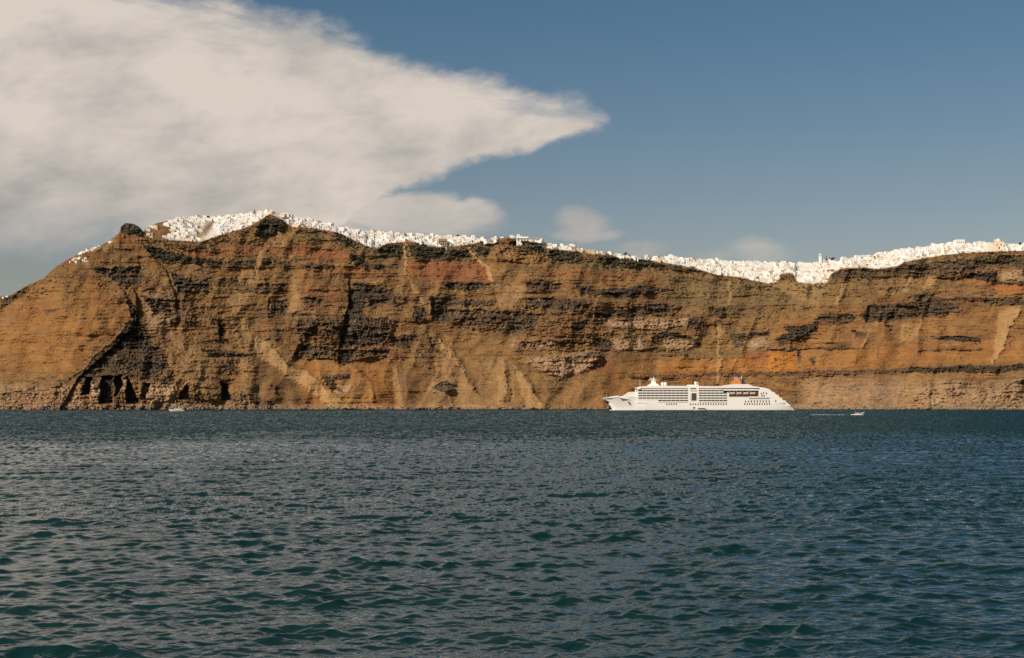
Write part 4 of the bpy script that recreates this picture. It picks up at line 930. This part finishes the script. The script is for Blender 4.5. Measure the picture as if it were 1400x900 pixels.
mb = MB(); mb.tube((3.2, 0, 1.0), (3.3, 0, 2.2), .04, .04, 6); mb.build('bow_staff', m_pole, spd)
mb = MB(); mb.tube((-2.3, .4, 2.45), (-2.5, .4, 3.7), .03, .03, 6); mb.build('aerial', m_pole, spd)
def foam(name, pts, label):
    """a low ragged ridge of broken water: x, y, half length, half width, height"""
    mb = MB(); rg = random.Random(4)
    for (cx, cy, hl, hw, h) in pts:
        n = max(6, int(hl * 2.2))
        for k in range(n):
            a = -hl + 2 * hl * (k + rg.random()) / n
            e = math.sqrt(max(0.05, 1 - (a / hl) ** 2))
            x = cx + a; y = cy + rg.uniform(-hw, hw) * e; s_ = rg.uniform(.5, 1.2)
            hh = h * e * rg.uniform(.4, 1.1)
            mb.dome((x, y, -.06), s_ * .9, hh + .06, n=7, rings=2)
    o = mb.build(name, m_foam, None, True); tag(o, label, 'foam', kind='stuff'); return o
def fx(px, Y): return (px - 700) * Y / FPX
foam('wake', [(fx(1167.5, 928), 928, 2.6, 1.0, .55), (fx(1174, 927), 927, 3.4, .7, .4), (fx(1148.5, 930), 930, 2.4, .6, .28), (fx(1121, 931), 931, 6.5, .7, .25), (fx(1136, 931), 931, 4.5, .5, .14)], 'broken white wake trailing left of the speedboat')

# ------------------------------------------------------------------ motor boat by the left caves
mY = 1330.0
mot = empty('motor_boat', ((242 - 700) * mY / FPX, mY, 0.0), 0.0)
tag(mot, 'cream white motor boat moored below the dark sea caves, left', 'motor boat')
m_cream = simple('cream paint', (.68, .66, .56), 0.5, .06, .5)
small_hull(15.5, 4.2, 1.7, m_cream, mot, bow=-1)
mb = MB(); mb.box(-2.0, 5.6, -1.55, 1.55, 1.5, 2.9); cab = mb.build('cabin', m_cream, mot)
for k in range(4):
    g_ = MB(); g_.box(-1.5 + 1.8 * k, -.3 + 1.8 * k, -1.6, -1.54, 2.0, 2.6); g_.build('window', m_glass, cab)
mb = MB(); mb.box(-1.2, 6.2, -1.7, 1.7, 2.9, 3.05); mb.build('roof', m_cream, mot)
mb = MB(); mb.tube((-1.0, 0, 2.9), (-1.0, 0, 9.4), .10, .07, 6); mb.dome((-1.0, 0, 9.3), .4, n=8, lo=-1.2); mb.build('mast', m_pole, mot)
mb = MB()
for k in range(6): mb.tube((-7 + k, -1.0 + .0 * k, 1.6), (-7 + k, -1.0, 2.4), .03, .03, 5)
mb.tube((-7, -1.0, 2.4), (-2, -1.0, 2.4), .03, .03, 5); mb.build('bow_rail', m_pole, mot)
# ------------------------------------------------------------------ the white town on the rim
rg = random.Random(21)
def wallmat(name, col):
    return simple(name, col, 0.9, .05, .4)
m_wash = wallmat('whitewashed wall', (.86, .82, .76)); m_wash2 = wallmat('bluish whitewash', (.78, .78, .77)); m_creamw = wallmat('cream wall', (.74, .60, .44)); m_ochre = wallmat('ochre plaster', (.58, .42, .24)); m_pinkw = wallmat('pale pink plaster', (.74, .60, .52))
m_win = simple('shuttered window', (.10, .095, .10), 0.5, .2, 3); m_blue = simple('blue painted wood', (.05, .12, .24), 0.6, .15, 3); m_door = simple('brown wooden door', (.14, .085, .05), 0.7, .2, 3)

def opening(root, x, y, z, w_, h_, kind):
    """window or door set against the front (facing -y)"""
    mb = MB(); w_ *= .8; h_ *= .85
    mb.box(x - w_ / 2, x + w_ / 2, y - .06, y + .12, z, z + h_)
    return mb.build(kind, m_win if kind == 'window' else rgm, root)
protos = {}
def make_house(key, mat, root=None):
    """root at the middle of the front foot; front faces -y; foundations reach down the slope"""
    global rgm
    rgm = m_door
    root = empty('house', (0, 0, -500)); L = []
    def wall(mb, name='wall', m=None): L.append(mb.build(name, m or mat, root)); return L[-1]
    if key == 'cube':
        mb = MB(); mb.box(-4, 4, 0, 7, -5, 3.6); wall(mb)
        mb = MB(); mb.box(-4.15, 4.15, -.15, .15, 3.6, 4.1); mb.box(-4.15, -3.85, .15, 7, 3.6, 4.1); mb.box(3.85, 4.15, .15, 7, 3.6, 4.1); wall(mb, 'parapet')
        opening(root, -2.2, 0, 1.3, 1.1, 1.3, 'window'); opening(root, .4, 0, .0, 1.1, 2.3, 'door'); opening(root, 2.5, 0, 1.3, 1.0, 1.3, 'window')
        dims = (8.3, 4.1)
    elif key == 'two_storey':
        mb = MB(); mb.box(-4.5, 4.5, 0, 8, -5, 3.3); wall(mb)
        mb = MB(); mb.box(-4.5, 1.6, 2.6, 8, 3.31, 6.6); wall(mb, 'upper_storey')
        mb = MB(); mb.box(-4.6, 4.6, -.1, .1, 3.3, 4.1); mb.box(4.4, 4.6, .1, 8, 3.3, 4.1); wall(mb, 'parapet')
        for x in (-3.0, 0, 2.9): opening(root, x, 0, 1.0, 1.1, 1.4, 'window')
        opening(root, -2.6, 2.6, 3.4, 1.2, 2.1, 'door'); opening(root, .2, 2.6, 4.4, 1.0, 1.2, 'window')
        dims = (9.2, 6.6)
    elif key == 'vault':
        mb = MB(); n = 10; poly = [(-3.2, -5.0), (-3.2, 2.4)] + [(-3.2 * math.cos(math.pi * k / n), 2.4 + 2.0 * math.sin(math.pi * k / n)) for k in range(1, n)] + [(3.2, 2.4), (3.2, -5.0)]
        mb.prism(poly, 0, 9); wall(mb, 'vaulted_wall')
        opening(root, 0, 0, 0, 1.2, 2.3, 'door'); opening(root, -1.9, 0, 1.2, .8, 1.2, 'window'); opening(root, 1.9, 0, 1.2, .8, 1.2, 'window'); opening(root, 0, 0, 2.9, .7, .7, 'window')
        dims = (6.4, 4.4)
    elif key == 'row':
        mb = MB(); mb.box(-7.5, 7.5, 0, 6.5, -5, 3.4); wall(mb)
        mb = MB(); mb.box(-7.65, 7.65, -.15, .15, 3.4, 3.9); wall(mb, 'parapet')
        for x in (-6, -2, 2, 6): opening(root, x - .8, 0, 0, 1.1, 2.2, 'door'); opening(root, x + .8, 0, 1.1, .9, 1.1, 'window')
        mb = MB(); mb.box(-7.4, 7.4, -3.2, -.16, -4, -.1); wall(mb, 'terrace')
        dims = (15.2, 3.9)
    elif key == 'stack':
        mb = MB(); mb.box(-4.8, 4.8, 0, 5, -5, 3.0); wall(mb)
        mb = MB(); mb.box(-3.2, 4.2, 3.2, 8, 3.01, 6.1); wall(mb, 'middle_storey')
        mb = MB(); mb.box(-2.4, 1.6, 5.8, 9.4, 6.11, 9.0); wall(mb, 'top_storey')
        mb = MB(); mb.quad([(4.81, .2, 0), (6.2, .2, 0), (6.2, 6, 3.0), (4.81, 6, 3.0)]); mb.box(4.81, 6.2, .2, 6, -4, 0); mb.prism([(4.82, 0.0), (6.19, 0.0), (6.19, 1.4), (4.82, 1.4)], 3.0, 6.0); wall(mb, 'outside_stair')
        opening(root, -2.8, 0, 0, 1.1, 2.2, 'door'); opening(root, 0.4, 0, 1.0, 1.1, 1.2, 'window'); opening(root, 3.2, 0, 1.0, 1.1, 1.2, 'window')
        opening(root, -1.4, 3.2, 4.1, 1.1, 1.3, 'window'); opening(root, 2.4, 3.2, 3.1, 1.1, 2.1, 'door'); opening(root, -.4, 5.8, 7.1, 1.0, 1.2, 'window')
        dims = (9.6, 9.0)
    elif key == 'tall':
        mb = MB(); mb.box(-3.4, 3.4, 0, 7, -5, 6.4); wall(mb)
        mb = MB(); mb.box(-3.5, 3.5, -.12, .12, 6.4, 7.0); mb.box(-3.5, -3.2, .12, 7, 6.4, 7.0); mb.box(3.2, 3.5, .12, 7, 6.4, 7.0); wall(mb, 'parapet')
        for x in (-1.9, 1.9):
            for z in (1.0, 4.2): opening(root, x, 0, z, 1.0, 1.4, 'window')
        opening(root, 0, 0, 0, 1.1, 2.2, 'door'); mb = MB(); mb.box(-1.4, 1.4, -1.0, -.07, 3.3, 3.5); mb.box(-1.4, 1.4, -1.0, -.92, 3.5, 4.3); wall(mb, 'balcony')
        dims = (7.0, 7.0)
    elif key == 'chapel':
        mb = MB(); mb.box(-3.2, 3.2, 0, 8, -5, 4.0); wall(mb)
        mb = MB(); mb.tube((0, 4.4, 3.9), (0, 4.4, 5.0), 2.3, 2.3, 16); mb.dome((0, 4.4, 5.0), 2.3, 2.2, 16, 6); o = wall(mb, 'dome')
        mb = MB(); mb.box(-2.4, -1.5, .1, .6, 4.0, 6.1); mb.box(-.9, 0, .1, .6, 4.0, 6.1); mb.box(-2.4, 0, .1, .6, 6.1, 6.6); wall(mb, 'bell_gable')
        opening(root, 0, 0, 0, 1.4, 2.4, 'door'); opening(root, 0, 0, 3.0, .7, .7, 'window')
        dims = (6.4, 7.2)
    protos[(key, mat.name)] = (root, dims, L)
    return root
LOOK = {'cube': 'flat-roofed cube house', 'two_storey': 'two-storey house with a set-back upper floor', 'vault': 'barrel-vaulted house', 'row': 'long low terraced house', 'stack': 'three-tier stepped house', 'tall': 'narrow tall house with a balcony', 'chapel': 'domed chapel'}
COLN = {'whitewashed wall': 'white', 'bluish whitewash': 'cool white', 'cream wall': 'cream', 'ochre plaster': 'ochre', 'pale pink plaster': 'pale pink'}
PHEAD = {k: make_house(k, m).name for k, m in ()}

def density(px, py, fr):
    """chance that a house stands at an image column and row"""
    if px < 22: return .8 if px < 16 else 0
    if px < 106: return 0
    if px < 132: return .95 if fr > .3 else .3
    if px < 158: return .35
    if px < 195: return .0
    if px < 232: return .5 if fr > .55 else .16
    if 268 < px < 294 and 303 + (294 - px) * .2 < py < 326 + (px - 268) * .4: return .06
    if 356 < px < 384 and fr < .45: return .0
    if 662 < px < 700: return .7 if py < 331 else 0
    if 698 < px < 742: return .5
    if 742 < px < 838: return .95
    if 838 < px < 895: return .95
    if 1066 < px < 1088: return .95
    if 1128 < px < 1146: return .35
    if 1225 < px < 1300 and fr < .3: return .35
    return .95
def roofline(px): return np.interp(px, px1, ridge)
def footline(px): return np.interp(px, px1, lower)
spots = []
px = -24.0
while px < 1600:
    top_, bot_ = roofline(px), footline(px)
    py = bot_ - 1.6 if bot_ - top_ > 3.2 else max(bot_ - 1.6, top_ + .9); row = 0
    while py > top_ + .4 and row < 14:
        fr = (bot_ - py) / max(2.0, bot_ - top_)
        x = px + rg.uniform(-2.6, 2.6)
        ci = int(np.clip((x - PX0) / (PX1 - PX0) * (NC - 1), 0, NC - 1)); ri = int(np.clip((py - SHORE) / (ridge[ci] - SHORE) * (NR - 1), 0, NR - 1))
        if rg.random() < density(x, py, fr) and not (gapn[ri, ci] > .5 and fr < .8): spots.append((x, py + rg.uniform(-.8, .8), fr))
        py -= rg.uniform(2.4, 3.4); row += 1
    px += rg.uniform(4.0, 5.4)
for k in range(10): spots.append((97 + 2.4 * k + rg.uniform(-1, 1), 358.5 - (k % 3) * 2.0 - (1.5 if 3 < k < 7 else 0), .2))
for k in range(13): spots.append((108 + 2.3 * k, roofline(108 + 2.3 * k) + 1.6, .9))
# ---- what stands on each spot
KEYS = ['cube'] * 7 + ['two_storey'] * 5 + ['vault'] * 3 + ['row'] * 2 + ['stack'] * 4 + ['tall'] * 3 + ['chapel']
DIM = {'cube': (8.3, 4.1), 'two_storey': (9.2, 6.6), 'vault': (6.4, 4.4), 'row': (15.2, 3.9), 'stack': (9.6, 9.0), 'tall': (7, 7), 'chapel': (6.4, 7.2)}
houses = []
for (x, y, fr) in spots:
    key = rg.choice(KEYS)
    if fr > .72: key = 'cube' if key in ('stack', 'tall') else key
    u = rg.random()
    mat = m_wash if u < .70 else m_wash2 if u < .86 else m_creamw if u < .95 else m_pinkw
    if 786 < x < 838: mat = m_creamw if u < .5 else m_ochre if u < .75 else m_wash; key = 'row' if key in ('stack', 'tall') else key
    if 195 < x < 232 and u > .6: mat = m_ochre
    if x < 160: key = 'cube' if key in ('row', 'stack', 'chapel') else key
    small = (.62 if x < 160 else .86 if fr < .15 else 1.0)
    s_ = rg.uniform(.55, .95) * small
    p = ground_at(x, min(y, SHORE)) 
    rz = rg.gauss(0, .30)
    houses.append(dict(x=x, y=y, fr=fr, key=key, mat=mat, s=s_, p=p, rz=rz, area=DIM[key][0] * DIM[key][1] * s_ * s_ / p.y ** 2, vis=-8 < x < 1408))
order = sorted([h for h in houses if h['vis']], key=lambda h: -h['area'])
INDIV = 282
for h in order[:INDIV]: h['own'] = True
print('houses', len(houses), 'in view', len(order))

SEG = [(-60, 30, 'on the far left end of the ridge'), (30, 95.9, 'on the bare left ridge'), (96, 127, 'on the left shoulder below the rock knob'), (127, 165, 'just left of the dark rock knob'), (165, 245, 'just right of the dark rock knob'), (245, 275, 'above the scree on the left summit'), (275, 312, 'beside the green gully of the left summit'),
       (312, 352, 'left of the dark summit crag'), (352, 388, 'on top of the dark summit crag'), (388, 430, 'right of the dark summit crag'), (430, 478, 'on the slope descending right of the summit'), (478, 525, 'above the dark green cliff notch'), (525, 570, 'over the scrub-covered cliff'), (570, 612, 'left of the head of the pale path'), (612, 650, 'at the head of the pale zigzag path'), (650, 700, 'on the left flank of the brown domed crag'),
       (700, 745, 'on top of the brown domed crag'), (745, 790, 'right of the brown domed crag'), (790, 848, 'along the buff cliff band at mid rim'), (848, 895, 'between the two lone rim trees'), (895, 935, 'just right of the lone rim trees'), (935, 975, 'at the left end of the low saddle town'), (975, 1015, 'in the left half of the low saddle town'), (1015, 1062, 'left of the brown rock wedge'), (1062, 1094, 'above the brown rock wedge'),
       (1094, 1128, 'around the white bell tower'), (1128, 1165, 'right of the dark cypress clump'), (1165, 1200, 'on the first rise right of the cypresses'), (1200, 1240, 'on the long rise to the right'), (1240, 1285, 'left of the big white block on the right crest'), (1285, 1330, 'around the big white block on the right crest'), (1330, 1361, 'left of the cream church'), (1361, 1385, 'beside the cream church'), (1385, 1700, 'at the far right end of the rim')]
def rowname(fr): return 'crest row' if fr > .66 else 'middle rows' if fr > .33 else 'lowest row'
ORD = ['first', 'second', 'third', 'fourth', 'fifth', 'sixth', 'seventh', 'eighth', 'ninth', 'tenth', 'eleventh', 'twelfth', 'thirteenth', 'fourteenth', 'fifteenth', 'sixteenth', 'seventeenth', 'eighteenth', 'nineteenth', 'twentieth']
def segof(x):
    for a, b, t_ in SEG:
        if a <= x < b: return t_
    return SEG[-1][2]
buckets = {}
for h in houses:
    if h.get('own'):
        h['seg'] = segof(h['x']); h['row'] = rowname(h['fr'])
        buckets.setdefault((h['seg'], h['row'], h['key'], COLN[h['mat'].name]), []).append(h)
def words(s): return len(s.split())
SHORTL = {'cube': 'cube house', 'two_storey': 'two-storey house', 'vault': 'barrel-vaulted house', 'row': 'long low house', 'stack': 'three-tier house', 'tall': 'narrow tall house', 'chapel': 'domed chapel'}
for (seg, row, key, cn_), L in buckets.items():
    L.sort(key=lambda h: h['x'])
    for i, h in enumerate(L):
        base = f"{cn_} {SHORTL[key]}, {row}, {seg}"
        if len(L) > 1: base = (f"{ORD[i]} {cn_} {SHORTL[key]} from left, {row}, {seg}")
        for a_, b_ in (('from left, ', 'in '), (', on ', ' on '), (' on the ', ' on '), (' of the ', ' of '), (' right of ', ' beyond '), (' the ', ' ')):
            if words(base) > 16: base = base.replace(a_, b_)
        h['label'] = base
GROUP = 'whitewashed houses along the cliff rim'
PR = {}
def copy_tree(o, parent=None):
    c = o.copy(); C.objects.link(c)
    if parent is not None: c.parent = parent
    for ch in o.children: copy_tree(ch, c)
    return c
rest = {}
def merge_into(h):
    """one of the many more houses, too far down the count to stand alone"""
    root, dims, _ = PR[(h['key'], h['mat'].name)]
    M = Matrix.Translation(h['p']) @ Matrix.Rotation(h['rz'], 4, 'Z') @ Matrix.Diagonal((h['s'], h['s'], h['s'] * .82, 1))
    for ch in root.children:
        me = ch.data; mi = MATS.index(me.materials[0])
        base = len(RV)
        RV.extend(tuple(M @ v.co) for v in me.vertices)
        for p_ in me.polygons: RF.append(tuple(base + i for i in p_.vertices)); RM.append(mi)
RV, RF, RM = [], [], []
MATS = [m_wash, m_wash2, m_creamw, m_ochre, m_pinkw, m_win, m_blue, m_door]
used = set()
for h in sorted(houses, key=lambda h: not h.get('own')):
    k = (h['key'], h['mat'].name)
    if k not in protos: make_house(h['key'], h['mat'])
    PR[k] = protos[k]
    if h.get('own'):
        if k in used: o = copy_tree(protos[k][0])
        else: o = protos[k][0]; used.add(k)
        o.location = h['p']; o.rotation_euler = (0, 0, h['rz']); o.scale = (h['s'], h['s'], h['s'] * .82)
        if h['key'] == 'chapel': o.name = 'chapel'
        tag(o, h['label'], 'house' if h['key'] != 'chapel' else 'chapel', GROUP)
    else:
        merge_into(h)
me = bpy.data.meshes.new('village_houses'); me.from_pydata(RV, [], RF)
for m in MATS: me.materials.append(m)
me.polygons.foreach_set('material_index', RM); me.update()
tag(link_mesh('village_houses', me), 'smaller white houses packed between the larger ones along the rim', 'houses', kind='stuff')
for k, (root, d_, L) in list(protos.items()):
    if k not in used:
        for ch in list(root.children): bpy.data.objects.remove(ch)
        bpy.data.objects.remove(root)

# ---- landmarks
def at_rim(px, py, name, label, cat, rz=0.0):
    o = empty(name, ground_at(px, py), rz); return tag(o, label, cat)
t_ = at_rim(1121, 359, 'bell_tower', 'slender white bell tower rising above the saddle town roofs', 'bell tower')
mb = MB(); mb.box(-1.6, 1.6, -1.6, 1.6, -5, 8.2); mb.build('shaft', m_wash, t_)
mb = MB()
for a in (-1, 1):
    for b_ in (-1, 1): mb.box(a * 1.1 - .35, a * 1.1 + .35, b_ * 1.1 - .35, b_ * 1.1 + .35, 8.2, 10.4)
mb.box(-1.6, 1.6, -1.6, 1.6, 10.4, 10.9); mb.build('belfry', m_wash2, t_)
mb = MB(); mb.dome((0, 0, 10.9), 1.3, 1.7, 12, 5); mb.build('cupola', m_wash2, t_)
t_ = at_rim(1366, 341, 'church', 'large cream church with a rounded dome on the right crest', 'church', -.2)
mb = MB(); mb.box(-6, 6, 0, 12, -6, 10.0); mb.build('wall', m_creamw, t_)
mb = MB(); mb.tube((0, 6, 9.9), (0, 6, 11.6), 3.6, 3.6, 18); mb.dome((0, 6, 11.6), 3.6, 3.2, 18, 6); mb.build('dome', m_creamw, t_, True)
mb = MB(); mb.box(-6.1, -3.9, -.1, 2, 10.0, 12.2); mb.dome((-5, 1, 12.2), 1.0, n=10); mb.build('bell_turret', m_creamw, t_)
mb = MB(); mb.box(-12, -6.05, 1, 9, -6, 5); mb.build('side_wing', m_creamw, t_)
for x, z in ((-2.5, 4.5), (2.5, 4.5)):
    mb = MB(); mb.box(x - .6, x + .6, -.08, .1, z, z + 2.2); mb.build('window', m_win, t_)
mb = MB(); mb.box(-1, 1, -.08, .1, 0, 3); mb.build('door', m_door, t_)
t_ = at_rim(1313, 338, 'hotel_block', 'tall plain white block standing highest on the right crest', 'building', .1)
mb = MB(); mb.box(-6, 6, 0, 10, -6, 9.5); mb.build('wall', m_wash, t_)
mb = MB(); mb.box(-6.2, 6.2, -.2, .2, 9.5, 10.2); mb.build('parapet', m_wash, t_)
for x in (-4, -1.3, 1.3, 4):
    mb = MB(); mb.box(x - .5, x + .5, -.08, .1, 5.4, 6.8); mb.build('window', m_win, t_)
t_ = at_rim(721, 331, 'rim_building', 'long flat white building on top of the brown domed crag', 'building', .05)
mb = MB(); mb.box(-15, 15, 0, 8, -6, 4.8); mb.build('wall', m_wash, t_)
mb = MB(); mb.box(-15.6, 15.6, -1.4, 8.2, 4.8, 5.2); mb.build('roof_slab', m_wash2, t_)
for k in range(7):
    mb = MB(); mb.box(-13 + 4.2 * k, -11.4 + 4.2 * k, -.08, .1, 1, 3.2); mb.build('window', m_win, t_)
t_ = at_rim(605.5, 337.5, 'balcony_hotel', 'ochre building with rows of dark arched balconies above the scrub cliff', 'building', .0)
mb = MB(); mb.box(-6, 6, 0, 8, -6, 11); mb.build('wall', m_ochre, t_)
for k in range(4):
    for z in (1.0, 4.6, 8.2):
        mb = MB(); mb.box(-5 + 2.7 * k, -3.2 + 2.7 * k, -.08, .1, z, z + 1.9); mb.build('window', m_win, t_)
for z in (.7, 4.3, 7.9):
    mb = MB(); mb.box(-6, 6, -1.2, -.1, z - .2, z); mb.build('balcony', m_ochre, t_)

# ------------------------------------------------------------------ trees on the skyline
m_leaf, t, b = node_mat('dark foliage')
g = t.new('ShaderNodeNewGeometry'); nz = t.noise(g.outputs['Position'], .9, 4, .6)
t.l.new(t.mix(nz, (.020, .028, .012), (.085, .095, .040)), b.inputs['Base Color']); b.inputs['Roughness'].default_value = .8
m_bark = simple('grey brown bark', (.13, .10, .07), .9, .2, 2)
def leaves(mb, c, r, n, size, squash=1.0, rg=rg):
    for _ in range(n):
        d = Vector((rg.gauss(0, 1), rg.gauss(0, 1), rg.gauss(0, 1))).normalized() * (rg.random() ** .45)
        p = Vector((c[0] + d.x * r, c[1] + d.y * r, c[2] + d.z * r * squash))
        u = Vector((rg.gauss(0, 1), rg.gauss(0, 1), rg.gauss(0, 1))).normalized(); v = u.orthogonal().normalized(); u *= size * rg.uniform(.6, 1.2); v *= size * rg.uniform(.5, 1)
        mb.quad([p - u - v * .3, p + v, p + u - v * .3, p - v])
def tree(px, py, h, label, kind):
    o = empty('tree', ground_at(px, py)); tag(o, label, 'tree', 'trees on the skyline')
    mb = MB(); mb.tube((0, 0, -2), (.1, 0, h * .45), .28, .18, 7); mb.tube((.1, 0, h * .45), (-.1, 0, h * .9), .18, .05, 6)
    if kind != 'cypress':
        for a in range(4): mb.tube((.1, 0, h * (.35 + .08 * a)), (math.cos(a * 1.7) * h * .28, math.sin(a * 1.7) * h * .28, h * .68), .12, .04, 5)
    mb.build('trunk', m_bark, o)
    mb = MB()
    if kind == 'cypress':
        for k in range(9): leaves(mb, (0, 0, h * (.15 + .1 * k)), h * .13 * (1.15 - .1 * k), 60, .32, 1.3)
    else:
        for k in range(8): leaves(mb, (rg.uniform(-.3, .3) * h, rg.uniform(-.3, .3) * h, h * rg.uniform(.52, .85)), h * rg.uniform(.18, .28), 70, .36, .75)
    mb.build('crown', m_leaf, o)
for a in [(348, 292.5, 6.0, 'small dark pointed tree on the summit roofs beside the crag', 'cypress'), (855, 350.5, 6.5, 'bushy dark tree at the left end of the yellowish rim gap', 'round'), (860, 351.5, 4.2, 'low shrubby tree just right of the bushy rim tree', 'round'), (886.5, 353.5, 6.0, 'dark rounded tree at the right end of the yellowish rim gap', 'round'),
          (1130, 359, 8.5, 'tallest dark cypress just right of the bell tower', 'cypress'), (1134.5, 359, 6.5, 'shorter middle cypress of the clump right of the bell tower', 'cypress'), (1139, 358.5, 7.2, 'rightmost bushy cypress of the clump right of the bell tower', 'round'), (1395, 337, 5.5, 'small round tree behind roofs at the far right edge', 'round'),
          (626, 325, 4.4, 'small dark tree among roofs above the pale zigzag path', 'round'), (285, 299, 4, 'small dark bush-like tree on the left summit skyline', 'round')]:
    tree(*a)

# ------------------------------------------------------------------ scrub and boulders
m_scrub, t, b = node_mat('dry scrub')
g = t.new('ShaderNodeNewGeometry'); nz = t.noise(g.outputs['Position'], .25, 4, .6)
t.l.new(t.mix(nz, (.030, .034, .016), (.115, .095, .045)), b.inputs['Base Color']); b.inputs['Roughness'].default_value = .9
mb = MB(); n_ = 0; tries = 0
gd = np.maximum(greend, sstep(olive, .3, .8) * .16 * (0.5 + 0.5 * strat))
gd = np.maximum(gd, .9 * np.clip(sstep(PY - lower[None, :], -1, 1) * (1 - sstep(PY - lower[None, :], 6, 26)) * (px1 > 200)[None, :] * (0.45 + blot), 0, 1))
while n_ < 2600 and tries < 60000:
    tries += 1
    c = rg.randrange(int(NC * .13), NC - 120); r = rg.randrange(int(NR * .25), NR - 3)
    if town[r, c] > .5 or gd[r, c] < rg.random(): continue
    p = (X_[r, c], Y_[r, c] - .3, Z_[r, c] + .3); s_ = rg.uniform(.6, 1.9)
    leaves(mb, p, s_, 11, s_ * .55, .7); n_ += 1
tag(mb.build('scrub', m_scrub), 'dark dry scrub clinging to the cliff below the town', 'scrub', kind='stuff')

m_boulder = simple('pale shore boulder', (.27, .195, .13), .95, .3, .25)
mb = MB()
for _ in range(1300):
    px_ = rg.uniform(-60, 1460)
    if 395 < px_ < 830 and rg.random() < .6: continue
    py_ = 560.2 - abs(rg.gauss(0, 3.2))
    p = ground_at(px_, py_); s_ = rg.uniform(.5, 1.6) * (1.9 if rg.random() < .15 else 1)
    i = len(mb.v); n1_ = 6
    jit = [[rg.uniform(.65, 1.2) for _ in range(6)] for _ in range(3)]
    for j, (zz, rr_) in enumerate(((-.5, .9), (.25, 1.0), (.8, .5))):
        for k in range(6):
            a = k * math.pi / 3 + .3 * j; q = rr_ * jit[j][k] * s_
            mb.v.append((p.x + q * math.cos(a), p.y - .8 + q * math.sin(a), p.z + zz * s_))
    for j in range(2):
        for k in range(6):
            k2 = (k + 1) % 6; mb.f.append((i + j * 6 + k, i + j * 6 + k2, i + j * 6 + 6 + k2, i + j * 6 + 6 + k)); mb.m.append(0)
    mb.f.append(tuple(i + 12 + k for k in range(6))); mb.m.append(0)
tag(mb.build('shore_boulders', m_boulder), 'pale boulders tumbled along the foot of the cliff', 'boulders', kind='stuff')
